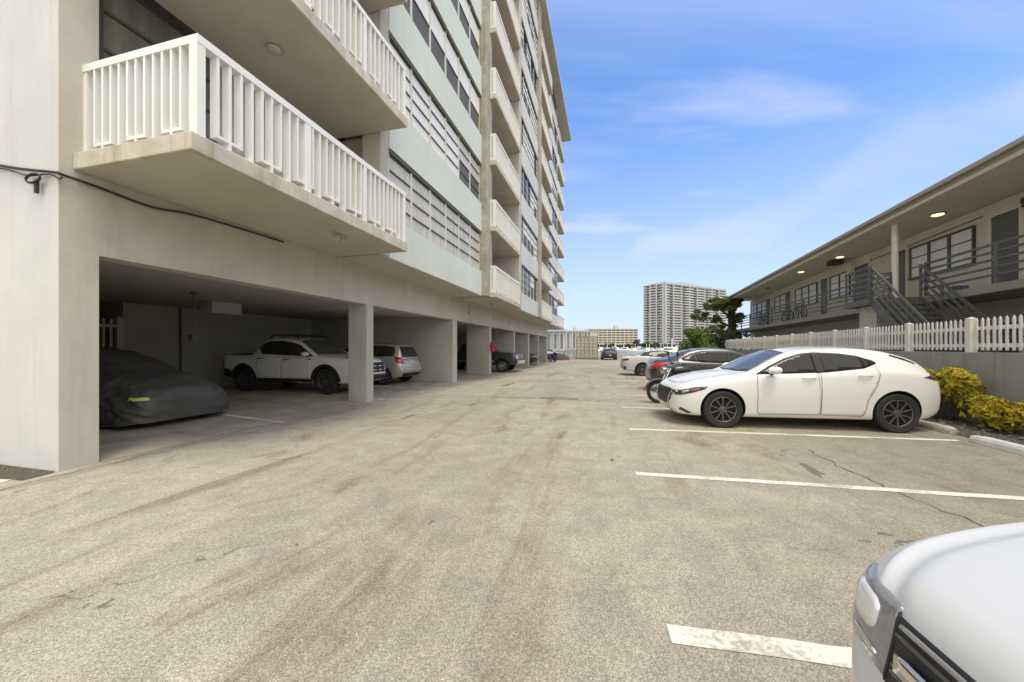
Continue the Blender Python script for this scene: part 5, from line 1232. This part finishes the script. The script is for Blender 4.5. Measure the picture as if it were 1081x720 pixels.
# ------------------------------------------------------------------ vegetation
def leaf_cloud(b, centers, n, size, flat=.5, m=(0,), stretch=1.0, rnd=random):
    for _ in range(n):
        c, r = rnd.choice(centers)
        d = Vector((rnd.gauss(0, 1), rnd.gauss(0, 1), rnd.gauss(0, 1))).normalized() * (rnd.random()**.45) * r
        p = Vector(c) + Vector((d.x, d.y, d.z*flat)); s = size*rnd.uniform(.6, 1.3)
        ax = Vector((rnd.gauss(0, 1), rnd.gauss(0, 1), rnd.gauss(.3, .8))).normalized(); bx = ax.orthogonal().normalized(); bx = (Matrix.Rotation(rnd.uniform(0, 6.28), 3, ax) @ bx); cx_ = ax.cross(bx)
        l = s*stretch
        b.add([p - bx*l*.5, p + cx_*s*.28 + ax*s*.06, p + bx*l*.5, p - cx_*s*.28 + ax*s*.06], [(0, 1, 2), (0, 2, 3)], rnd.choice(m))
M['leaf_y'] = leafmat('croton_leaf', (.66, .50, .03), (.42, .36, .03)); M['leaf_y2'] = leafmat('croton_leaf_deep', (.20, .21, .02), (.44, .34, .03))
M['leaf_g'] = leafmat('green_leaf', (.08, .14, .022), (.21, .27, .05)); M['leaf_p'] = leafmat('pine_needle', (.08, .11, .025), (.21, .23, .06)); M['leaf_d'] = leafmat('dark_leaf', (.035, .06, .02), (.09, .12, .04)); M['dry'] = leafmat('dry_leaf', (.16, .12, .06), (.08, .07, .035))
def croton(loc, w, d, h, n, label, seed):
    rnd = random.Random(seed); o = thing('croton_bush', loc, -BE, label, 'bush', 'yellow bushes by the wall')
    b = MB(); cs = []
    for k in range(26):
        a = rnd.uniform(0, 6.28); r = rnd.random()**.5; z = rnd.uniform(.30, 1.0)
        cs.append(((d/2*r*math.cos(a)*(1.1 - .3*z), w/2*r*math.sin(a)*(1.1-.3*z), h*z), rnd.uniform(.12, .20)))
    # leaves in rosettes at the shoot tips
    for _ in range(n//9):
        c, r = rnd.choice(cs); dd = Vector((rnd.gauss(0, 1), rnd.gauss(0, 1), rnd.gauss(.3, .9))).normalized()
        p = Vector(c) + dd*r*rnd.uniform(.5, 1.1)
        if p.z < .06: continue
        mi = 0 if rnd.random() < (.35 + .5*min(1, p.z/h)) else 1
        for j in range(rnd.randint(6, 10)):
            a = rnd.uniform(0, 6.28); u_ = dd.orthogonal().normalized(); v_ = dd.cross(u_); q = (u_*math.cos(a) + v_*math.sin(a) + dd*rnd.uniform(-.1, .8)).normalized()
            L = rnd.uniform(.06, .11); sd_ = q.cross(dd).normalized()*L*.2; mid = p + q*L*.5
            b.add([p, mid + sd_, p + q*L - dd*L*.2, mid - sd_], [(0, 1, 2), (0, 2, 3)], mi)
    b.build('leaves', [M['leaf_y'], M['leaf_y2']], o, fix=False)
    b = MB()
    for c, r in cs[:14]: b.tube([(c[0]*.25, c[1]*.25, 0), (c[0]*.6, c[1]*.6, c[2]*.5), c], [.014, .010, .004], 5)
    b.build('stem', M['bark'], o)
croton(BR(.95, -.50, .04), 1.25, .75, .88, 9500, 'large yellow-green bush against the grey wall behind the white hatchback', 1)
croton(BR(1.95, -.60, .04), 1.0, .75, .80, 6500, 'yellow-green bush half hidden behind the tail of the white hatchback', 2)
croton(BR(-.05, -.35, .04), .85, .55, .42, 3600, 'low yellow bush at the right edge beside the long white wheel stop', 3)
# weeds at the foot of the bed and the corner pier
b = MB(); rnd = random.Random(9)
for k in range(700):
    if k < 670: p = BR(rnd.uniform(-2, 4), -.95 + rnd.gauss(0, .14), .02)
    else: p = BL(-.12 + rnd.gauss(0, .07), -rnd.random()*1.6, .0)
    a = rnd.uniform(0, 6.28); L = rnd.uniform(.03, .10); q = Vector((math.cos(a)*.6, math.sin(a)*.6, 1)).normalized(); sd_ = Vector((-math.sin(a), math.cos(a), 0))*.006
    b.add([p - sd_, p + sd_, p + q*L], [(0, 1, 2)], rnd.choice((0, 0, 1)))
tag(b.build('weeds', [M['leaf_g'], M['dry']], fix=False), kind='stuff')
b = MB(); vs = []
for k in range(21): t = -3.2 + 3.2*k/20; vs += [tuple(BL(-.02, t, .012)), tuple(BL(-.30 - .12*noise.noise((t*2, 1, 0)), t + .05, .004))]
b.add(vs, [(2*i, 2*i+1, 2*i+3, 2*i+2) for i in range(20)]); tag(b.build('soil_strip', M['mulch'], fix=False), kind='structure')

# windswept pine at the far end of the motel
pt = thing('pine_tree', (18.1, 31.0, 0), 0, 'windswept dark pine with a shaggy trunk at the far end of the motel', 'tree')
b = MB(); b.tube([(0, 0, 0), (.05, 0, 2), (.12, 0, 4), (.3, 0, 5.3)], [.30, .26, .20, .06], 10)
limbs = [((.08, 0, 3.2), (-1.3, .2, 3.9), (-2.9, .4, 4.1)), ((.1, 0, 3.9), (-1.0, -.3, 4.6), (-2.4, -.3, 4.7)), ((.15, 0, 4.4), (-.5, .3, 5.1), (-1.4, .2, 5.25)), ((.05, 0, 2.4), (-1.0, -.3, 2.7), (-1.9, -.3, 2.5)), ((.1, 0, 2.3), (.5, .2, 2.5), (.9, .1, 2.4)), ((.12, 0, 3.6), (.5, 0, 3.9), (.7, 0, 3.8)), ((.1, 0, 4.6), (.3, 0, 5.1), (.5, 0, 5.4))]
for l in limbs: b.tube(l, [.10, .07, .03], 7)
b.build('trunk', M['bark'], pt, smooth=True)
cs = []; rnd = random.Random(11)
for l in limbs:
    a, m_, c = [Vector(q) for q in l]
    for k in range(12):
        t = .3 + .7*k/11; p = a.lerp(m_, t*2) if t < .5 else m_.lerp(c, t*2-1); cs.append((p + Vector((rnd.gauss(0, .2), rnd.gauss(0, .35), rnd.gauss(.12, .22))), rnd.uniform(.22, .42)))
for k in range(16): cs.append(((.10 + .01*k + rnd.gauss(0, .08), rnd.gauss(0, .1), 2.2 + 3.2*k/15), .34))
b = MB(); leaf_cloud(b, cs, 12000, .15, .6, (0,), 1.5, rnd); b.build('crown', M['leaf_p'], pt, fix=False)
def shrub(loc, rx, ry, h, n, mk, label, seed, name='green_shrub', size=.16, group=None):
    rnd = random.Random(seed); o = thing(name, loc, 0, label, 'shrub', group); b = MB(); cs = []
    for k in range(22):
        a = rnd.uniform(0, 6.28); r = rnd.random()**.5; z = rnd.uniform(.25, .92); cs.append(((rx*r*math.cos(a)*(1.15-.5*z), ry*r*math.sin(a)*(1.15-.5*z), h*z), rnd.uniform(.16, .30)*h*.6))
    leaf_cloud(b, cs, n, size, .9, (0,), 1.2, rnd); b.build('foliage', M[mk], o, fix=False)
    b = MB()
    for c, r in cs[:9]: b.tube([(c[0]*.2, c[1]*.2, 0), (c[0]*.6, c[1]*.6, c[2]*.6), c], [h*.02, h*.015, h*.006], 5)
    b.build('stem', M['bark'], o)
shrub((12.4, 25.2, 0), 1.15, 1.0, 2.75, 4200, 'leaf_g', 'rounded bright green shrub in front of the far end of the fence', 21)
shrub((14.9, 27.3, 0), .9, .9, 2.5, 2600, 'leaf_d', 'darker green shrub tucked below the windswept pine', 22)
shrub((16.5, 28.5, 0), .9, .9, 2.6, 2400, 'leaf_d', 'dark low shrub at the foot of the pine trunk beside the motel', 23)

# ------------------------------------------------------------------ end of the lot
ct = thing('shipping_container', (9.55, 47.6, 0), R(-12), 'beige shipping container standing end-on at the far end of the lot', 'container')
b = MB(); b.box(-1.32, 1.32, .06, 6.0, .12, 2.86)
for k in range(40):
    for sx in (-1, 1): b.box(sx*1.32 - .02, sx*1.32 + .02, .2 + k*.145, .27 + k*.145, .25, 2.75)
b.build('body', M['container'], ct)
for sx in (-1, 1):
    b = MB(); x0, x1 = (.03, 1.28) if sx > 0 else (-1.28, -.03)
    b.box(x0, x1, 0.0, .055, .18, 2.80)
    for k in range(6): z = .3 + k*.44; b.box(x0+.05, x1-.05, -.03, -.001, z, z+.30)
    d = b.build('door', M['container'], ct)
    b = MB()
    for q in (.3, .75): b.tube([(sx*q, -.06, .16), (sx*q, -.06, 2.82)], .022, 8)
    for q in (.3, .75): b.box(sx*q-.06, sx*q+.06, -.09, -.03, 1.15, 1.2)
    b.build('lock_rod', M['container_dark'], d)
b = MB(); b.box(-1.36, -1.27, -.02, .1, 0, 2.92); b.box(1.27, 1.36, -.02, .1, 0, 2.92); b.box(-1.27, 1.27, -.02, .1, 2.80, 2.92); b.box(-1.27, 1.27, -.02, .1, .0, .17); b.build('end_frame', M['container_dark'], ct)
tp = thing('junk_pile', (5.9, 45.5, 0), 0, 'brown tarpaulin-covered heap left of the beige container', 'heap')
b = MB(); n = 22; vs = []
for i in range(n+1):
    for j in range(n+1):
        x = -1.1 + 2.2*i/n; y = -.8 + 1.6*j/n; e = max(0, 1 - (x/1.1)**4)*max(0, 1 - (y/.8)**4)
        vs.append((x, y, e*(.75 + .25*noise.noise((x*2.2, y*2.2, 1)) + .12*noise.noise((x*6, y*6, 3)))))
b.add(vs, [(i*(n+1)+j, (i+1)*(n+1)+j, (i+1)*(n+1)+j+1, i*(n+1)+j+1) for i in range(n) for j in range(n)]); b.build('tarp', M['brown_tarp'], tp, smooth=True, sharp=70)
# ------------------------------------------------------------------ far shore: towers, slab blocks, trees, boats
tw = thing('apartment_tower', (0, 0, 0), 0, 'tall grey-white balcony tower across the water, widest building on the skyline', 'tower')
D = 430.; X = lambda px, d=D: (px-540.5)/395*d; Z = lambda py, d=D: 1.45 + (367.5-py)/395*d
A = Vector((X(680.5, D+15), D+15, 0)); C = Vector((X(700.5), D, 0)); Bq = Vector((X(764.5, D+55), D+55, 0)); ztop = Z(299.5)
def facade_wing(a, c, nfl, bays, ztop, depth):
    d = (c-a); L = d.length; u_ = d.normalized(); nn = Vector((u_.y, -u_.x, 0))
    if nn.y > 0: nn = -nn
    def P(s, o, z): p = a + u_*s + nn*o; return (p.x, p.y, z)
    def bx(b, s0, s1, o0, o1, z0, z1, m=0):
        vs = [P(s0,o0,z0),P(s1,o0,z0),P(s1,o1,z0),P(s0,o1,z0),P(s0,o0,z1),P(s1,o0,z1),P(s1,o1,z1),P(s0,o1,z1)]
        b.add(vs, [(0,3,2,1),(4,5,6,7),(0,1,5,4),(1,2,6,5),(2,3,7,6),(3,0,4,7)], m)
    return P, bx, L
fh = (ztop - 4)/23
for a, c, bays in ((A, C, 6), (C, Bq, 16)):
    P, bx, L = facade_wing(a, c, 23, bays, ztop, 20)
    b = MB(); bx(b, 0, L, -20, 0, 0, ztop); wing = b.build('wing', M['tower_dark'], tw)
    rr_ = random.Random(bays)
    for k in range(24):
        z = 3.2 + k*fh; b = MB(); bx(b, -.6, L+.6, 0, 2.2, z, z+.45)
        for j in range(bays):
            s0 = L*j/bays; w_ = L/bays
            if k < 23 and (j % 3) != 1: bx(b, s0+.3, s0+w_-.3, 2.0, 2.2, z+.45, z+1.45)
            if k < 23 and rr_.random() < .5: bx(b, s0+w_*.15, s0+w_*.45, .05, .2, z+.5, z+fh-.2)
        b.build('balcony_row', M['tower_white'], wing)
    b = MB()
    for j in range(bays+1):
        if j % 2 == 0 or j in (bays,): s = L*j/bays; bx(b, s-.5, s+.5, .02, 2.6, 0, ztop+.3)
    bx(b, 0, 1.6, 0, 3.2, 0, ztop+1.5) if a is C else None
    b.build('pier', M['tower_white'], wing)
b = MB(); P, bx, L = facade_wing(C, Bq, 1, 1, ztop, 1); bx(b, -1, L+1, -20, 2.4, ztop, ztop+2.0); bx(b, L*.35, L*.55, -14, -4, ztop+2, ztop+6); b.build('roof', M['tower_white'], tw)

def slab_block(name, px0, px1, pyt, d, nfl, bays, m, label, wall_px=None, depth=18, d1=None):
    d1 = d1 or d; o = thing(name, (X(px0, d), d, 0), 0, label, 'building'); zt = Z(pyt, d); w = X(px1, d) - X(px0, d)
    b = MB(); b.box(0, w, 0, depth, 0, zt); b.build('wall', m, o)
    w0 = 0
    if wall_px: w0 = X(wall_px, d) - X(px0, d)
    fh_ = (zt - 2.5)/nfl
    for k in range(nfl):
        z = 2.5 + k*fh_; b = MB(); b.box(w0+.6, w-.6, -.05, -.01, z+.9, z+fh_-.25); g_ = b.build('window_band', M['tower_dark'], o)
        b = MB(); b.box(w0+.3, w-.3, -1.4, 0, z, z+.35); b.box(w0+.3, w-.3, -1.4, -1.25, z+.35, z+1.0)
        for j in range(bays+1): s = w0 + .3 + (w-w0-.6)*j/bays; b.box(s-.35, s+.35, -1.2, -.06, z+.35, z+fh_-.001)
        b.build('balcony_row', m, o)
    b = MB(); b.box(-.4, w+.4, -1.6, depth+.4, zt, zt+.8); b.box(w*.55, w*.62, 3, 9, zt+.8, zt+4); b.build('roof', m, o)
    return o
slab_block('apartment_block', 622.5, 673, 348, 330, 7, 9, M['tower_beige'], 'long seven storey beige block across the water with a blank white end bay', 631)
def fin_block(px0, px1, pyt, d, label, n):
    o = thing('office_block', (X(px0, d), d, 0), 0, label, 'building'); zt = Z(pyt, d); w = X(px1, d)-X(px0, d)
    b = MB(); b.box(0, w, 0, 18, 0, zt); b.build('wall', M['tower_white'], o)
    for k in range(n):
        s = w*(k+.5)/n; b = MB(); b.box(s-w/n*.16, s+w/n*.16, -.3, -.01, 1.5, zt-2.0); b.build('window_strip', M['tower_dark'], o)
        b = MB(); b.box(s-w/n*.42, s-w/n*.30, -1.2, -.01, 0, zt-.5); b.build('pilaster', M['tower_white'], o)
    b = MB(); b.box(-.5, w+.5, -1.5, 18.5, zt-.5, zt+.8); b.box(w*.4, w*.55, 4, 10, zt+.8, zt+3.5); b.build('roof', M['tower_white'], o)
fin_block(597, 621.5, 349.5, 330, 'white block with dark vertical window strips behind the beige container', 4)
fin_block(576, 596.5, 349.0, 210, 'white building with tall dark window slots left of the beige container', 3)
for i, (px, pyt, d, rx) in enumerate(((628, 363.5, 262, 5), (633, 364, 264, 4), (645, 362.5, 266, 5), (672, 358, 290, 3), (677, 361, 270, 5), (683, 362.5, 268, 5), (690, 361.5, 274, 6), (697, 363, 266, 5), (706, 362.5, 270, 5), (664, 363, 264, 4), (655, 363.5, 262, 4))):
    z = Z(pyt, d); o = thing('shore_tree', (X(px, d), d, 0), 0, ['', ''][0] or 'small dark tree on the far shore among the marina boats', 'tree', 'trees on the far shore')
    rnd = random.Random(50+i); b = MB(); cs = [((rnd.gauss(0, rx*.35), rnd.gauss(0, rx*.3), z*rnd.uniform(.45, .85)), z*.26) for _ in range(8)]
    leaf_cloud(b, cs, 420, 1.1, .8, (0,), 1.2, rnd); b.build('crown', M['leaf_d'], o, fix=False); b = MB(); b.tube([(0, 0, 0), (0, 0, z*.6)], [.3, .15], 6); b.build('trunk', M['bark'], o)
def boat_tree(L):
    o = thing('motor_boat', (0, 0, 0), 0, 'white motor boat moored at the marina across the water', 'boat', 'boats moored across the water')
    b = MB(); st_ = [(-.5, .15, .16), (-.3, .16, .165), (0, .16, .17), (.25, .12, .18), (.42, .05, .20), (.5, .004, .215)]; vs = []
    for x, w, h in st_: vs += [(x*L, -w*L, h*L*.8), (x*L, -w*L*.7, 0), (x*L, w*L*.7, 0), (x*L, w*L, h*L*.8)]
    b.add(vs, [(i*4+k, i*4+(k+1) % 4, (i+1)*4+(k+1) % 4, (i+1)*4+k) for i in range(5) for k in range(4)] + [(0, 1, 2, 3), (20, 21, 22, 23)]); b.build('hull', M['boat_white'], o)
    b = MB(); b.add([(-.3*L, -.11*L, .12*L), (.2*L, -.08*L, .13*L), (.2*L, .08*L, .13*L), (-.3*L, .11*L, .12*L), (-.28*L, -.1*L, .27*L), (.06*L, -.07*L, .27*L), (.06*L, .07*L, .27*L), (-.28*L, .1*L, .27*L)], [(0,1,5,4),(1,2,6,5),(2,3,7,6),(3,0,4,7),(4,5,6,7)]); b.build('cabin', M['boat_white'], o)
    b = MB(); b.box(-.22*L, .10*L, -.095*L, .095*L, .19*L, .235*L); b.build('window', M['tower_dark'], o)
    b = MB(); b.box(-.15*L, -.13*L, -.008*L, .008*L, .27*L, .5*L); b.build('mast', M['boat_white'], o)
    return o
proto = boat_tree(10.); rnd = random.Random(4)
spots = [(px, rnd.uniform(205, 258), rnd.uniform(.8, 1.35), rnd.uniform(0, 6.28)) for px in (624, 629, 634, 640, 646, 651, 657, 661, 666, 671, 675, 681, 688, 695, 701, 707)]
for i, (px, d, sc, a) in enumerate(spots):
    o = proto if i == 0 else copy_tree(proto); o.location = (X(px, d), d, -1.35); o.rotation_euler = (0, 0, a); o.scale = (sc,)*3
yt = copy_tree(proto); yt.name = 'yacht'; yt.location = (X(704, 120), 120, -1.4); yt.rotation_euler = (0, 0, R(170)); yt.scale = (1.1, 1.1, 1.2); yt['label'] = 'large white yacht beyond the white coupe, nearest of the boats'; yt['category'] = 'yacht'
if 'group' in yt: del yt['group']
